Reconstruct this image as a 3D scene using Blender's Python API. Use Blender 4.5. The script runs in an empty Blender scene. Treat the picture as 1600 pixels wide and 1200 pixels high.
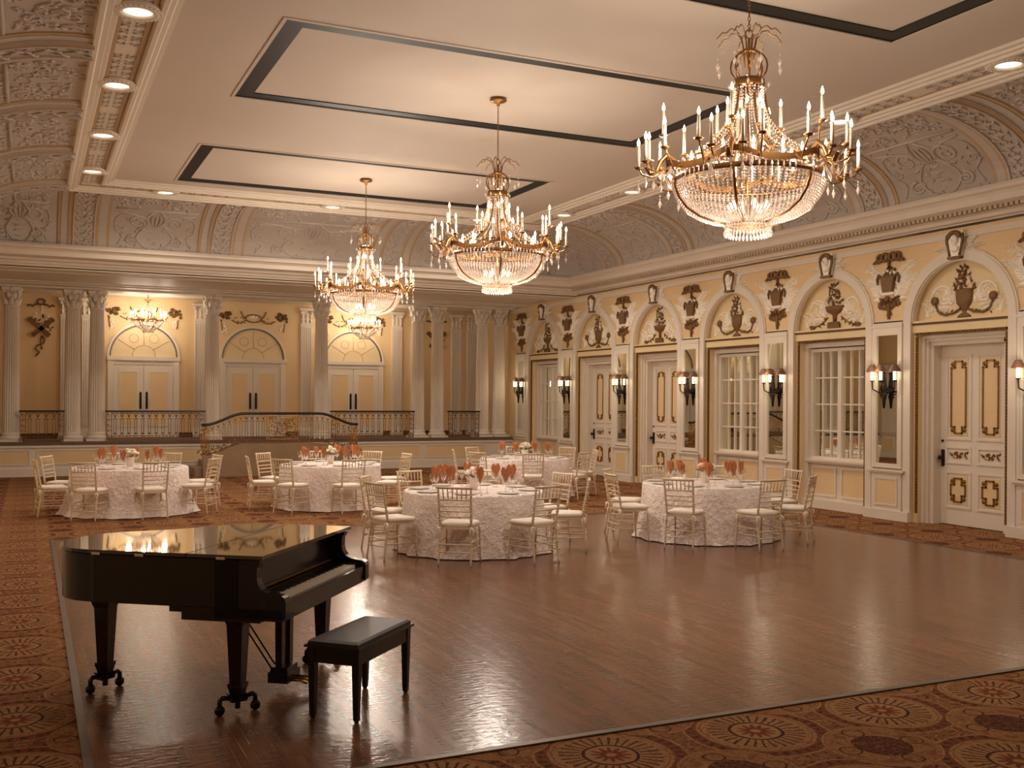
import bpy, math, random
from mathutils import Matrix, Vector
PI = math.pi
R = math.radians
SC = bpy.context.scene
COL = SC.collection
random.seed(7)

# ------------------------------------------------------------------ materials
def srgb(r, g, b):
    f = lambda c: (c / 12.92 if c <= .04045 else ((c + .055) / 1.055) ** 2.4)
    return (f(r / 255), f(g / 255), f(b / 255), 1)

class NT:
    """tiny node helper"""
    def __init__(s, name):
        s.m = bpy.data.materials.new(name); s.m.use_nodes = True
        s.t = s.m.node_tree; s.t.nodes.clear()
        s.out = s.n('ShaderNodeOutputMaterial')
    def n(s, typ, **kw):
        nd = s.t.nodes.new(typ)
        for k, v in kw.items(): setattr(nd, k, v)
        return nd
    def l(s, a, b): s.t.links.new(a, b)
    def val(s, v, sock):
        if isinstance(v, (int, float, tuple)): sock.default_value = v
        else: s.l(v, sock)
    def math(s, op, a, b=0.0, c=0.0):
        nd = s.n('ShaderNodeMath', operation=op)
        s.val(a, nd.inputs[0]); s.val(b, nd.inputs[1])
        if op in ('MULTIPLY_ADD', 'COMPARE', 'SMOOTH_MIN'): s.val(c, nd.inputs[2])
        return nd.outputs[0]
    def mix(s, f, a, b):
        nd = s.n('ShaderNodeMix', data_type='RGBA')
        s.val(f, nd.inputs[0]); s.val(a, nd.inputs[6]); s.val(b, nd.inputs[7])
        return nd.outputs[2]
    def band(s, r, lo, hi):
        return s.math('MULTIPLY', s.math('GREATER_THAN', r, lo), s.math('LESS_THAN', r, hi))
    def bsdf(s, color, rough=.5, metal=0., coat=0., spec=.5, normal=None, **kw):
        b = s.n('ShaderNodeBsdfPrincipled')
        s.val(color, b.inputs['Base Color']); s.val(rough, b.inputs['Roughness'])
        b.inputs['Metallic'].default_value = metal
        b.inputs['Coat Weight'].default_value = coat
        b.inputs['Specular IOR Level'].default_value = spec
        for k, v in kw.items(): s.val(v, b.inputs[k.replace('_', ' ')])
        if normal is not None: s.l(normal, b.inputs['Normal'])
        return b
    def bump(s, h, strength=.3, dist=.02):
        b = s.n('ShaderNodeBump'); b.inputs['Strength'].default_value = strength
        b.inputs['Distance'].default_value = dist; s.l(h, b.inputs['Height']); return b.outputs[0]
    def coords(s, kind='Object'):
        return s.n('ShaderNodeTexCoord').outputs[kind]
    def noise(s, scale, detail=3, vec=None, rough=.5):
        nd = s.n('ShaderNodeTexNoise'); nd.inputs['Scale'].default_value = scale
        nd.inputs['Detail'].default_value = detail; nd.inputs['Roughness'].default_value = rough
        s.l(vec if vec is not None else s.coords(), nd.inputs['Vector']); return nd.outputs[0]
    def done(s, sh): s.l(sh, s.out.inputs[0]); return s.m

def plain(name, rgb, rough=.5, metal=0., coat=0., nscale=0, var=.12, bump=0., spec=.5):
    t = NT(name); c = srgb(*rgb)
    col = c; nrm = None
    if nscale:
        nz = t.noise(nscale)
        d = tuple(x * (1 - var) for x in c[:3]) + (1,)
        u = tuple(min(1, x * (1 + var)) for x in c[:3]) + (1,)
        col = t.mix(nz, d, u)
        if bump: nrm = t.bump(nz, bump, .01)
    return t.done(t.bsdf(col, rough, metal, coat, spec, nrm).outputs[0])

def emis(name, rgb, s):
    t = NT(name); e = t.n('ShaderNodeEmission'); e.inputs[0].default_value = srgb(*rgb); e.inputs[1].default_value = s
    return t.done(e.outputs[0])

YEL = plain('yellow_wall_paint', (230, 199, 152), .6, nscale=1.2, var=.04)
WHT = plain('ivory_trim_paint', (227, 214, 197), .55, nscale=3, var=.04, spec=.3)
FOL = plain('white_foliage_plaster', (252, 244, 230), .6, nscale=6, var=.03)
WHT2 = plain('ivory_relief_plaster', (232, 220, 202), .55, nscale=6, var=.05)
TYM = plain('cream_tympanum_paint', (230, 206, 162), .6, nscale=2, var=.04)
ORG = plain('ochre_line_paint', (190, 160, 122), .6, nscale=4, var=.08)
CEIL = plain('ceiling_plaster', (210, 196, 180), .7, nscale=.6, var=.05)
COVE = plain('cove_plaster', (196, 184, 172), .6, nscale=1.1, var=.07)
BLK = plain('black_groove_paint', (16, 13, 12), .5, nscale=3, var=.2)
BRN = plain('bronzed_ornament', (122, 88, 50), .5, .25, nscale=20, var=.3, bump=.3)
GLT = plain('gilt_moulding', (132, 94, 44), .4, .5, nscale=25, var=.4, bump=.5)
DGLT = plain('dark_gilt_line', (98, 66, 34), .5, .3, nscale=25, var=.3)
BRASS = plain('aged_brass', (150, 108, 62), .35, .85, nscale=15, var=.3)
DIRON = plain('dark_bronze_iron', (52, 42, 32), .45, .6, nscale=20, var=.3)
RAILW = plain('dark_handrail_wood', (48, 30, 22), .3, nscale=10, var=.3)
RAILG = plain('gilded_ironwork', (176, 132, 72), .4, .6, nscale=20, var=.4)
RAILB = plain('bronze_baluster_metal', (134, 96, 62), .45, .6, nscale=20, var=.4)
MARB = plain('brown_marble', (150, 122, 92), .4, nscale=2.5, var=.25)
DKCARP = plain('dark_stage_carpet', (92, 66, 50), .9, nscale=30, var=.3, bump=.4)
CANDLE = plain('candle_sleeve', (252, 240, 218), .6)
LAC = plain('black_piano_lacquer', (32, 24, 26), .22, coat=.15, nscale=2, var=.15, spec=.35)
LACT = plain('black_lid_lacquer', (12, 10, 9), .03, coat=1., spec=.8)
IVORY = plain('piano_key_ivory', (235, 224, 208), .3)
EBON = plain('piano_key_ebony', (16, 14, 14), .25)
BENCHP = plain('black_bench_leatherette', (62, 52, 54), .45, nscale=150, var=.2, bump=.15)
BENCHW = plain('black_bench_wood', (22, 17, 17), .35)
GOLDP = plain('polished_pedal_brass', (196, 160, 92), .25, 1.)
CHAIRM = plain('champagne_chair_paint', (228, 208, 178), .35, .15, nscale=40, var=.1)
CUSH = plain('white_seat_cushion', (244, 234, 220), .8, nscale=30, var=.03, bump=.1)
PLATE = plain('white_china', (244, 238, 230), .2)
STEEL = plain('polished_cutlery', (210, 205, 200), .2, 1.)
COPN = plain('copper_satin_napkin', (196, 126, 80), .45, nscale=30, var=.2, bump=.3)
PETW = plain('white_petals', (250, 244, 226), .6, nscale=20, var=.05)
PETG = plain('pale_green_petals', (226, 232, 186), .6, nscale=20, var=.08)
PETO = plain('peach_petals', (232, 162, 122), .6, nscale=20, var=.1)
LEAFM = plain('green_leaf', (66, 86, 44), .5, nscale=20, var=.3)
SHADE = plain('brown_lampshade', (120, 84, 62), .7, nscale=20, var=.1)
CURT = plain('pale_green_curtain', (186, 190, 150), .7, nscale=2, var=.1)
FANR = plain('pale_fanlight_rib', (206, 178, 138), .6)
FLAME = emis('lit_candle_bulb', (255, 226, 180), 16.)
BULB = emis('bowl_bulb', (255, 226, 186), 8.)
GLOW = emis('sconce_candle_glow', (255, 226, 180), 5.)
DISC = emis('downlight_lamp', (255, 240, 214), 4.)

def mat_crystal():
    t = NT('cut_crystal')
    d = t.n('ShaderNodeBsdfDiffuse'); d.inputs[0].default_value = (.92, .84, .78, 1)
    tr = t.n('ShaderNodeBsdfTranslucent'); tr.inputs[0].default_value = (.95, .86, .78, 1)
    g = t.n('ShaderNodeBsdfGlossy'); g.inputs[0].default_value = (1, .97, .92, 1); g.inputs[1].default_value = .12
    m1 = t.n('ShaderNodeMixShader'); m1.inputs[0].default_value = .5; t.l(d.outputs[0], m1.inputs[1]); t.l(tr.outputs[0], m1.inputs[2])
    m2 = t.n('ShaderNodeMixShader'); m2.inputs[0].default_value = .3; t.l(m1.outputs[0], m2.inputs[1]); t.l(g.outputs[0], m2.inputs[2])
    return t.done(m2.outputs[0])
CRY = mat_crystal()

def mat_glass():
    t = NT('clear_table_glass')
    tr = t.n('ShaderNodeBsdfTransparent'); tr.inputs[0].default_value = (.95, .93, .93, 1)
    g = t.n('ShaderNodeBsdfGlossy'); g.inputs[0].default_value = (1, .97, .95, 1); g.inputs[1].default_value = .05
    lw = t.n('ShaderNodeLayerWeight'); lw.inputs[0].default_value = .45
    f = t.math('MULTIPLY_ADD', lw.outputs[1], .75, .12)
    m = t.n('ShaderNodeMixShader'); t.l(f, m.inputs[0]); t.l(tr.outputs[0], m.inputs[1]); t.l(g.outputs[0], m.inputs[2])
    return t.done(m.outputs[0])
GLASS = mat_glass()

def mat_mirror():
    t = NT('silvered_mirror')
    return t.done(t.bsdf((.80, .82, .74, 1), .02, 1.).outputs[0])
MIRR = mat_mirror()

def mat_cloth():
    t = NT('rosette_satin_cloth')
    co = t.coords()
    v = t.n('ShaderNodeTexVoronoi'); v.inputs['Scale'].default_value = 13; t.l(co, v.inputs['Vector'])
    w = t.n('ShaderNodeTexWave', wave_type='RINGS'); w.inputs['Scale'].default_value = 5
    w.inputs['Distortion'].default_value = 14; w.inputs['Detail'].default_value = 2; w.inputs['Detail Scale'].default_value = 3; t.l(co, w.inputs['Vector'])
    h = t.math('ADD', t.math('MULTIPLY', w.outputs[1], .35), t.math('MULTIPLY', v.outputs[0], 1.1))
    col = t.mix(w.outputs[1], srgb(246, 226, 218), srgb(255, 246, 240))
    return t.done(t.bsdf(col, .55, normal=t.bump(h, .8, .022), Sheen_Weight=.3).outputs[0])
CLOTH = mat_cloth()

def mat_wood():
    t = NT('parquet_dance_floor')
    co = t.coords()
    mp = t.n('ShaderNodeMapping'); mp.inputs['Rotation'].default_value = (0, 0, R(90)); t.l(co, mp.inputs[0])
    br = t.n('ShaderNodeTexBrick'); t.l(mp.outputs[0], br.inputs['Vector'])
    br.inputs['Scale'].default_value = 1; br.inputs['Brick Width'].default_value = .62; br.inputs['Row Height'].default_value = .057
    br.inputs['Mortar Size'].default_value = .0009; br.inputs['Mortar Smooth'].default_value = .3; br.inputs['Bias'].default_value = 0
    br.inputs['Color1'].default_value = srgb(134, 92, 66); br.inputs['Color2'].default_value = srgb(98, 68, 48)
    br.inputs['Mortar'].default_value = srgb(84, 54, 38)
    br.offset = .37; br.offset_frequency = 3
    st = t.n('ShaderNodeMapping'); st.inputs['Scale'].default_value = (22, 1.2, 1); t.l(co, st.inputs[0])
    g = t.noise(2.2, 6, st.outputs[0], .6)
    st2 = t.n('ShaderNodeMapping'); st2.inputs['Scale'].default_value = (5, .7, 1); t.l(co, st2.inputs[0])
    g2 = t.noise(1.6, 3, st2.outputs[0], .6)
    big = t.noise(.5, 3, co)
    c1 = t.mix(t.math('MULTIPLY', g, .5), br.outputs[0], srgb(140, 84, 56))
    c1 = t.mix(t.math('MULTIPLY', t.math('GREATER_THAN', g2, .56), .22), c1, srgb(150, 98, 68))
    st3 = t.n('ShaderNodeMapping'); st3.inputs['Scale'].default_value = (9, .9, 1); st3.inputs['Location'].default_value = (3, 7, 0); t.l(co, st3.inputs[0])
    g3 = t.n('ShaderNodeMapRange'); g3.inputs[1].default_value = .48; g3.inputs[2].default_value = .62; t.l(t.noise(1.5, 4, st3.outputs[0], .6), g3.inputs[0])
    c1 = t.mix(t.math('MULTIPLY', g3.outputs[0], .55), c1, srgb(84, 58, 42))
    c2 = t.mix(t.math('MULTIPLY', big, .40), c1, srgb(96, 74, 52))
    rough = t.math('MULTIPLY_ADD', g, .12, .15)
    wav = t.n('ShaderNodeMapping'); wav.inputs['Scale'].default_value = (1.5, 4, 1); t.l(co, wav.inputs[0])
    hh = t.math('ADD', t.math('MULTIPLY', br.outputs[1], -.25), t.math('ADD', t.math('MULTIPLY', g, .08), t.math('MULTIPLY', t.noise(7, 3, wav.outputs[0]), 1.5)))
    return t.done(t.bsdf(c2, rough, spec=.36, normal=t.bump(hh, .23, .008)).outputs[0])
WOOD = mat_wood()

def mat_carpet():
    t = NT('medallion_carpet')
    geo = t.n('ShaderNodeNewGeometry').outputs[0]
    sp = t.n('ShaderNodeSeparateXYZ')
    nz2 = t.n('ShaderNodeTexNoise'); nz2.inputs['Scale'].default_value = 9; t.l(geo, nz2.inputs['Vector'])
    sc = t.n('ShaderNodeVectorMath', operation='MULTIPLY_ADD'); t.l(nz2.outputs[1], sc.inputs[0])
    sc.inputs[1].default_value = (.03, .03, 0); t.l(geo, sc.inputs[2]); t.l(sc.outputs[0], sp.inputs[0])
    def cell(ox, oy):
        fx = t.math('SUBTRACT', t.math('FRACT', t.math('ADD', sp.outputs[0], 100.5 - ox)), .5)
        fy = t.math('SUBTRACT', t.math('FRACT', t.math('ADD', sp.outputs[1], 100.5 - oy)), .5)
        r = t.math('SQRT', t.math('ADD', t.math('MULTIPLY', fx, fx), t.math('MULTIPLY', fy, fy)))
        return fx, fy, r, t.math('ARCTAN2', fy, fx)
    _, _, r1, a1 = cell(.945, .935)
    x2, y2, r2, a2 = cell(.445, .435)
    dark, mid, red, tan, tan2 = srgb(70, 40, 28), srgb(136, 90, 54), srgb(124, 68, 42), srgb(176, 132, 88), srgb(162, 116, 74)
    vo = t.n('ShaderNodeTexVoronoi', feature='DISTANCE_TO_EDGE'); vo.inputs['Scale'].default_value = 17; t.l(sc.outputs[0], vo.inputs['Vector'])
    vn = t.noise(11, 3, sc.outputs[0])
    base = t.mix(t.math('GREATER_THAN', vn, .53), mid, red)
    base = t.mix(t.math('LESS_THAN', vo.outputs[0], .05), base, tan2)
    base = t.mix(t.math('GREATER_THAN', t.noise(23, 2, sc.outputs[0]), .6), base, dark)
    # light medallions
    col = t.mix(t.band(r1, .0, .445), base, red)
    bead = t.math('GREATER_THAN', t.math('SINE', t.math('MULTIPLY', a1, 34)), .2)
    col = t.mix(t.math('MULTIPLY', t.band(r1, .37, .42), bead), col, dark)
    col = t.mix(t.band(r1, .428, .445), col, tan)
    col = t.mix(t.band(r1, .33, .352), col, tan)
    col = t.mix(t.math('LESS_THAN', r1, .325), col, tan)
    ray = t.math('GREATER_THAN', t.math('SINE', t.math('MULTIPLY', a1, 30)), .55)
    col = t.mix(t.math('MULTIPLY', t.band(r1, .17, .29), ray), col, dark)
    col = t.mix(t.band(r1, .145, .165), col, dark)
    pet = t.math('LESS_THAN', r1, t.math('MULTIPLY_ADD', t.math('SINE', t.math('MULTIPLY', a1, 12)), .03, .09))
    col = t.mix(pet, col, srgb(124, 62, 40))
    col = t.mix(t.math('LESS_THAN', r1, .03), col, tan)
    # dark medallions
    col = t.mix(t.band(r2, .0, .34), col, red)
    col = t.mix(t.band(r2, .0, .315), col, tan2)
    col = t.mix(t.math('MULTIPLY', t.band(r2, .2, .29), t.math('GREATER_THAN', vn, .55)), col, mid)
    col = t.mix(t.band(r2, .318, .335), col, tan)
    sp2 = t.math('GREATER_THAN', t.noise(60, 1, geo), .52)
    col = t.mix(t.math('LESS_THAN', r2, .17), col, dark)
    col = t.mix(t.math('MULTIPLY', t.math('LESS_THAN', r2, .145), sp2), col, srgb(108, 58, 42))
    ln = t.math('ABSOLUTE', t.math('SUBTRACT', t.noise(7, 3, sc.outputs[0]), .5))
    out1 = t.math('MULTIPLY', t.math('GREATER_THAN', r1, .445), t.math('GREATER_THAN', r2, .17))
    col = t.mix(t.math('MULTIPLY', t.math('LESS_THAN', ln, .012), out1), col, tan)
    ln2 = t.math('ABSOLUTE', t.math('SUBTRACT', t.noise(19, 2, sc.outputs[0]), .5))
    col = t.mix(t.math('MULTIPLY', t.math('LESS_THAN', ln2, .02), t.math('GREATER_THAN', r1, .2)), col, mid)
    for (ox, oy) in ((.23, 0), (-.23, 0), (0, .23), (0, -.23)):
        dx = t.math('SUBTRACT', x2, ox); dy = t.math('SUBTRACT', y2, oy)
        rr = t.math('SQRT', t.math('ADD', t.math('MULTIPLY', dx, dx), t.math('MULTIPLY', dy, dy)))
        col = t.mix(t.band(rr, .055, .066), col, dark)
    col = t.mix(t.math('MULTIPLY_ADD', t.noise(120, 2, geo), .5, .04), col, dark)
    fib = t.noise(400, 2, geo)
    return t.done(t.bsdf(col, .95, spec=.1, normal=t.bump(fib, .4, .004)).outputs[0])
CARPET = mat_carpet()

# ------------------------------------------------------------------ mesh builder
I4 = Matrix.Identity(4)
def T(x=0, y=0, z=0): return Matrix.Translation((x, y, z))
def RZ(a): return Matrix.Rotation(a, 4, 'Z')
def RX(a): return Matrix.Rotation(a, 4, 'X')
def RY(a): return Matrix.Rotation(a, 4, 'Y')
def S(x, y, z): return Matrix.Diagonal((x, y, z, 1))

class MB:
    def __init__(s): s.v = []; s.f = []; s.sm = []; s.mi = []; s.k = 0
    def add(s, vs, fs, smooth=False, m=None):
        o = len(s.v)
        if m is not None: vs = [m @ Vector(p) for p in vs]
        s.v += [tuple(p) for p in vs]
        for f in fs: s.f.append([i + o for i in f]); s.sm.append(smooth); s.mi.append(s.k)
        return s
    def mat(s, k): s.k = k; return s
    def box(s, x0, x1, y0, y1, z0, z1, m=None):
        vs = [(x, y, z) for z in (z0, z1) for y in (y0, y1) for x in (x0, x1)]
        return s.add(vs, [(0, 2, 3, 1), (4, 5, 7, 6), (0, 1, 5, 4), (2, 6, 7, 3), (0, 4, 6, 2), (1, 3, 7, 5)], False, m)
    def taper(s, w0, d0, z0, w1, d1, z1, m=None):
        vs = [(sx * w / 2, sy * d / 2, z) for (w, d, z) in ((w0, d0, z0), (w1, d1, z1)) for sy in (-1, 1) for sx in (-1, 1)]
        return s.add(vs, [(0, 2, 3, 1), (4, 5, 7, 6), (0, 1, 5, 4), (2, 6, 7, 3), (0, 4, 6, 2), (1, 3, 7, 5)], False, m)
    def prism(s, pts, a, b, axis='z', m=None, smooth=False):
        n = len(pts)
        if axis == 'z': g = lambda p, h: (p[0], p[1], h)
        elif axis == 'y': g = lambda p, h: (p[0], h, p[1])
        else: g = lambda p, h: (h, p[0], p[1])
        vs = [g(p, a) for p in pts] + [g(p, b) for p in pts]
        fs = [tuple(range(n))[::-1], tuple(range(n, 2 * n))]
        s.add(vs, fs, False, m)
        s.add(vs, [(i, (i + 1) % n, n + (i + 1) % n, n + i) for i in range(n)], smooth, m)
        return s
    def lathe(s, prof, n=16, m=None, smooth=True, fl=0.):
        vs = []; fs = []
        for (r, z) in prof:
            for i in range(n):
                a = 2 * PI * i / n
                rr = r * (1 - fl * (i % 2))
                vs.append((rr * math.cos(a), rr * math.sin(a), z))
        for j in range(len(prof) - 1):
            for i in range(n):
                k = (i + 1) % n
                fs.append((j * n + i, j * n + k, (j + 1) * n + k, (j + 1) * n + i))
        if prof[0][0] > 1e-4: fs.append(tuple(range(n))[::-1])
        if prof[-1][0] > 1e-4: fs.append(tuple((len(prof) - 1) * n + i for i in range(n)))
        return s.add(vs, fs, smooth, m)
    def shell(s, prof, n=16, m=None):
        vs = []; fs = []
        for (r, z) in prof:
            for i in range(n):
                a = 2 * PI * i / n
                vs.append((r * math.cos(a), r * math.sin(a), z))
        for j in range(len(prof) - 1):
            for i in range(n):
                k = (i + 1) % n
                fs.append((j * n + i, j * n + k, (j + 1) * n + k, (j + 1) * n + i))
        return s.add(vs, fs, True, m)
    def tube(s, pts, r, n=6, m=None, closed=False):
        P = [Vector(p) for p in pts]; L = len(P)
        rr = r if isinstance(r, (list, tuple)) else [r] * L
        vs = []; fs = []
        up = None
        for i, p in enumerate(P):
            a = P[(i - 1) % L] if (closed or i > 0) else p
            b = P[(i + 1) % L] if (closed or i < L - 1) else p
            t = (b - a)
            if t.length < 1e-9: t = Vector((0, 0, 1))
            t.normalize()
            if up is None:
                up = Vector((0, 0, 1)) if abs(t.z) < .9 else Vector((1, 0, 0))
            u = up - t * up.dot(t)
            if u.length < 1e-5: u = t.orthogonal()
            u.normalize(); w = t.cross(u); up = u
            for k in range(n):
                an = 2 * PI * k / n
                vs.append(p + (u * math.cos(an) + w * math.sin(an)) * rr[i])
        for i in range(L if closed else L - 1):
            j = (i + 1) % L
            for k in range(n):
                k2 = (k + 1) % n
                fs.append((i * n + k, i * n + k2, j * n + k2, j * n + k))
        if not closed:
            fs.append(tuple(range(n))[::-1]); fs.append(tuple((L - 1) * n + k for k in range(n)))
        return s.add(vs, fs, True, m)
    def ell(s, c, rx, ry, rz, m=None, n=8, k=5):
        vs = [(c[0], c[1], c[2] - rz)]; fs = []
        for j in range(1, k):
            th = PI * j / k
            for i in range(n):
                a = 2 * PI * i / n
                vs.append((c[0] + rx * math.sin(th) * math.cos(a), c[1] + ry * math.sin(th) * math.sin(a), c[2] - rz * math.cos(th)))
        vs.append((c[0], c[1], c[2] + rz)); e = len(vs) - 1
        for i in range(n):
            i2 = (i + 1) % n
            fs.append((0, 1 + i2, 1 + i)); fs.append((e, 1 + (k - 2) * n + i, 1 + (k - 2) * n + i2))
            for j in range(k - 2):
                fs.append((1 + j * n + i, 1 + j * n + i2, 1 + (j + 1) * n + i2, 1 + (j + 1) * n + i))
        return s.add(vs, fs, True, m)
    def octa(s, c, r, h=None, m=None):
        h = h or r; x, y, z = c
        vs = [(x, y, z - h), (x + r, y, z), (x, y + r, z), (x - r, y, z), (x, y - r, z), (x, y, z + h)]
        return s.add(vs, [(0, 2, 1), (0, 3, 2), (0, 4, 3), (0, 1, 4), (5, 1, 2), (5, 2, 3), (5, 3, 4), (5, 4, 1)], False, m)
    def leaf(s, x, z, ang, ln, w, y=-.0, th=.02):
        """raised leaf lying on a wall plane (x,z), facing -y"""
        c, sn = math.cos(ang), math.sin(ang)
        P = lambda a, b, yy: (x + c * a - sn * b, yy, z + sn * a + c * b)
        vs = [P(0, 0, y), P(ln * .45, w / 2, y), P(ln, 0, y), P(ln * .45, -w / 2, y), P(ln * .45, 0, y - th), P(0, 0, y - th * .6)]
        return s.add(vs, [(0, 5, 4, 1), (1, 4, 2), (2, 4, 3), (3, 4, 5, 0)], False)
    def build(s, name, mats, parent=None, loc=None, rotz=0., kind=None):
        me = bpy.data.meshes.new(name)
        me.from_pydata(s.v, [], s.f)
        mats = mats if isinstance(mats, (list, tuple)) else [mats]
        for m in mats: me.materials.append(m)
        me.polygons.foreach_set('use_smooth', s.sm)
        me.polygons.foreach_set('material_index', s.mi)
        me.update()
        return link(name, me, parent, loc, rotz, kind)

def link(name, me, parent=None, loc=None, rotz=0., kind=None):
    o = bpy.data.objects.new(name, me); COL.objects.link(o)
    if parent: o.parent = parent
    if loc: o.location = loc
    if rotz: o.rotation_euler = (0, 0, rotz)
    if kind: o['kind'] = kind
    return o

def tag(o, label, cat, group=None):
    o['label'] = label; o['category'] = cat
    if group: o['group'] = group
    return o

def thing(name, label, cat, loc=(0, 0, 0), rotz=0., group=None):
    o = bpy.data.objects.new(name, None); COL.objects.link(o)
    o.empty_display_size = .1
    o.location = loc; o.rotation_euler = (0, 0, rotz)
    return tag(o, label, cat, group)

def group_empty(name, loc=(0, 0, 0), rotz=0.):
    o = bpy.data.objects.new(name, None); COL.objects.link(o)
    o.empty_display_size = .1; o.location = loc; o.rotation_euler = (0, 0, rotz)
    o['kind'] = 'structure'
    return o

def dup(root, loc, rotz=0., label=None, group=None):
    def cp(o, par):
        c = o.copy(); COL.objects.link(c); c.parent = par
        for ch in o.children: cp(ch, c)
        return c
    kids = list(root.children)
    r = root.copy(); COL.objects.link(r); r.location = loc; r.rotation_euler = (0, 0, rotz)
    if label: r['label'] = label
    if group: r['group'] = group
    for k in kids: cp(k, r)
    return r

# ------------------------------------------------------------------ camera
H = 1.97
TH = R(25.15); ROLL = .0067
cam = bpy.data.cameras.new('camera'); co = bpy.data.objects.new('camera', cam); COL.objects.link(co)
fwd = Vector((math.sin(TH), math.cos(TH), 0)); rt = Vector((math.cos(TH), -math.sin(TH), 0)); up = Vector((0, 0, 1))
# photograph's horizon falls to the right: the camera is rolled anticlockwise
rt2 = rt * math.cos(ROLL) + up * math.sin(ROLL); up2 = up * math.cos(ROLL) - rt * math.sin(ROLL)
mw = Matrix((rt2, up2, -fwd)).transposed().to_4x4(); mw.translation = Vector((0, 0, H))
co.matrix_world = mw
cam.sensor_width = 36; cam.sensor_fit = 'HORIZONTAL'; cam.lens = 1606 / 1600 * 36
cam.shift_x = 0; cam.shift_y = 23 / 1600
cam.clip_start = .05; cam.clip_end = 200
SC.camera = co

# ------------------------------------------------------------------ room dimensions
WX = 13.0; WL = -1.4; NEAR = -1.8
CX0, CX1, CY1, CZ = 1.40, 10.20, 20.97, 6.1       # flat ceiling extents and height
STY, STZ = 27.5, .84                               # stage face, stage floor
BY = 29.9                                          # rear wall of the stage
PIL = [27.02 - 2.83 * i for i in range(11)]        # pilaster centres along the side walls
BAY = [25.605 - 2.83 * i for i in range(10)]

# ---------------------------------------------------------------- floor
b = MB(); b.box(WL - .3, WX + .6, NEAR, BY + .3, -.12, 0); b.build('floor', CARPET, kind='structure')
b = MB(); b.box(.32, 11.22, 5.28, 15.3, 0, .006); b.build('floor_dance_area', WOOD, kind='structure')
b = MB()
b.box(.27, .32, 5.23, 15.35, 0, .011); b.box(11.22, 11.27, 5.23, 15.35, 0, .011)
b.box(.32, 11.22, 5.23, 5.28, 0, .011); b.box(.32, 11.22, 15.3, 15.35, 0, .011)
b.build('trim_1', plain('floor_edge_metal', (112, 100, 92), .4, .6), kind='structure')

# ---------------------------------------------------------------- ceiling with black grooves
GRV = [(2.52, 8.95, 17.37, 20.5), (2.52, 8.95, 11.2, 14.4), (2.52, 8.95, 5.1, 8.85)]
def ring_faces(b, x0, x1, y0, y1, w, z):
    vs = [(x0, y0, z), (x1, y0, z), (x1, y1, z), (x0, y1, z), (x0 + w, y0 + w, z), (x1 - w, y0 + w, z), (x1 - w, y1 - w, z), (x0 + w, y1 - w, z)]
    b.add(vs, [(i, (i + 1) % 4, 4 + (i + 1) % 4, 4 + i) for i in range(4)])
b = MB()
ys = [NEAR - .2]
for g in sorted(GRV, key=lambda g: g[2]):
    b.box(CX0 - .02, CX1 + .02, ys[-1], g[2], CZ, CZ + .2); ys.append(g[3])
    b.box(CX0 - .02, g[0], g[2], g[3], CZ, CZ + .2); b.box(g[1], CX1 + .02, g[2], g[3], CZ, CZ + .2)
    b.box(g[0] + .22, g[1] - .22, g[2] + .22, g[3] - .22, CZ + .02, CZ + .2)
b.box(CX0 - .02, CX1 + .02, ys[-1], CY1 + .02, CZ, CZ + .2)
ceil = b.build('ceiling', CEIL, kind='structure')
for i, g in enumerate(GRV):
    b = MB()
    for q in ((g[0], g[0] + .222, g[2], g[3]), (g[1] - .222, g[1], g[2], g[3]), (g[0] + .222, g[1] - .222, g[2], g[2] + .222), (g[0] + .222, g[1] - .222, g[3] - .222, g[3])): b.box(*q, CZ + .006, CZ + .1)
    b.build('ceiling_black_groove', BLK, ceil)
    b = MB()
    for (o, z0) in ((.0, CZ - .012),):
        b.box(g[0] - .045, g[0], g[2] - .045, g[3] + .045, z0, CZ + .02); b.box(g[1], g[1] + .05, g[2] - .05, g[3] + .05, z0, CZ + .02)
        b.box(g[0], g[1], g[2] - .05, g[2], z0, CZ + .02); b.box(g[0], g[1], g[3], g[3] + .05, z0, CZ + .02)
    b.build('ceiling_groove_moulding', CEIL, ceil)

# ---------------------------------------------------------------- mitred sweeps round the room (o = outward, z)
def sweep(b, prof, smooth=False):
    n = len(prof); vs = []
    for (o, z) in prof:
        vs += [(CX0 - o, NEAR - .2, z), (CX0 - o, CY1 + o, z), (CX1 + o, CY1 + o, z), (CX1 + o, NEAR - .2, z)]
    fs = []
    for j in range(n - 1):
        for k in range(3):
            fs.append((j * 4 + k, j * 4 + k + 1, (j + 1) * 4 + k + 1, (j + 1) * 4 + k))
    b.add(vs, fs, smooth)
def cove_pt(ph): return (.75 + 1.75 * math.sin(ph), 5.1 + .9 * math.cos(ph))
b = MB()
sweep(b, [(-.03, 6.1), (-.03, 6.06), (.03, 6.06), (.05, 6.03), (.10, 6.03), (.12, 6.00), (.17, 6.00), (.19, 6.05), (.21, 6.05)])
sweep(b, [(.56, 6.05), (.58, 6.0), (.63, 6.0), (.64, 5.97), (.70, 5.97), (.72, 5.94), (.77, 5.94), (.79, 6.0)])
b.build('trim_2', WHT2, kind='structure')
b = MB(); sweep(b, [(.2, 6.05), (.58, 6.05)]); b.build('trim_3', WHT2, kind='structure')
b = MB()
for (a, c) in ((.21, .26), (.52, .57)): sweep(b, [(a, 6.05), (a, 6.035), (c, 6.035), (c, 6.05)])
b.build('trim_4', ORG, kind='structure')
b = MB(); sweep(b, [cove_pt(PI / 2 * i / 14) for i in range(15)], True)
cove = b.build('ceiling_cove', COVE, kind='structure')
b = MB()   # crown cornice
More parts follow.
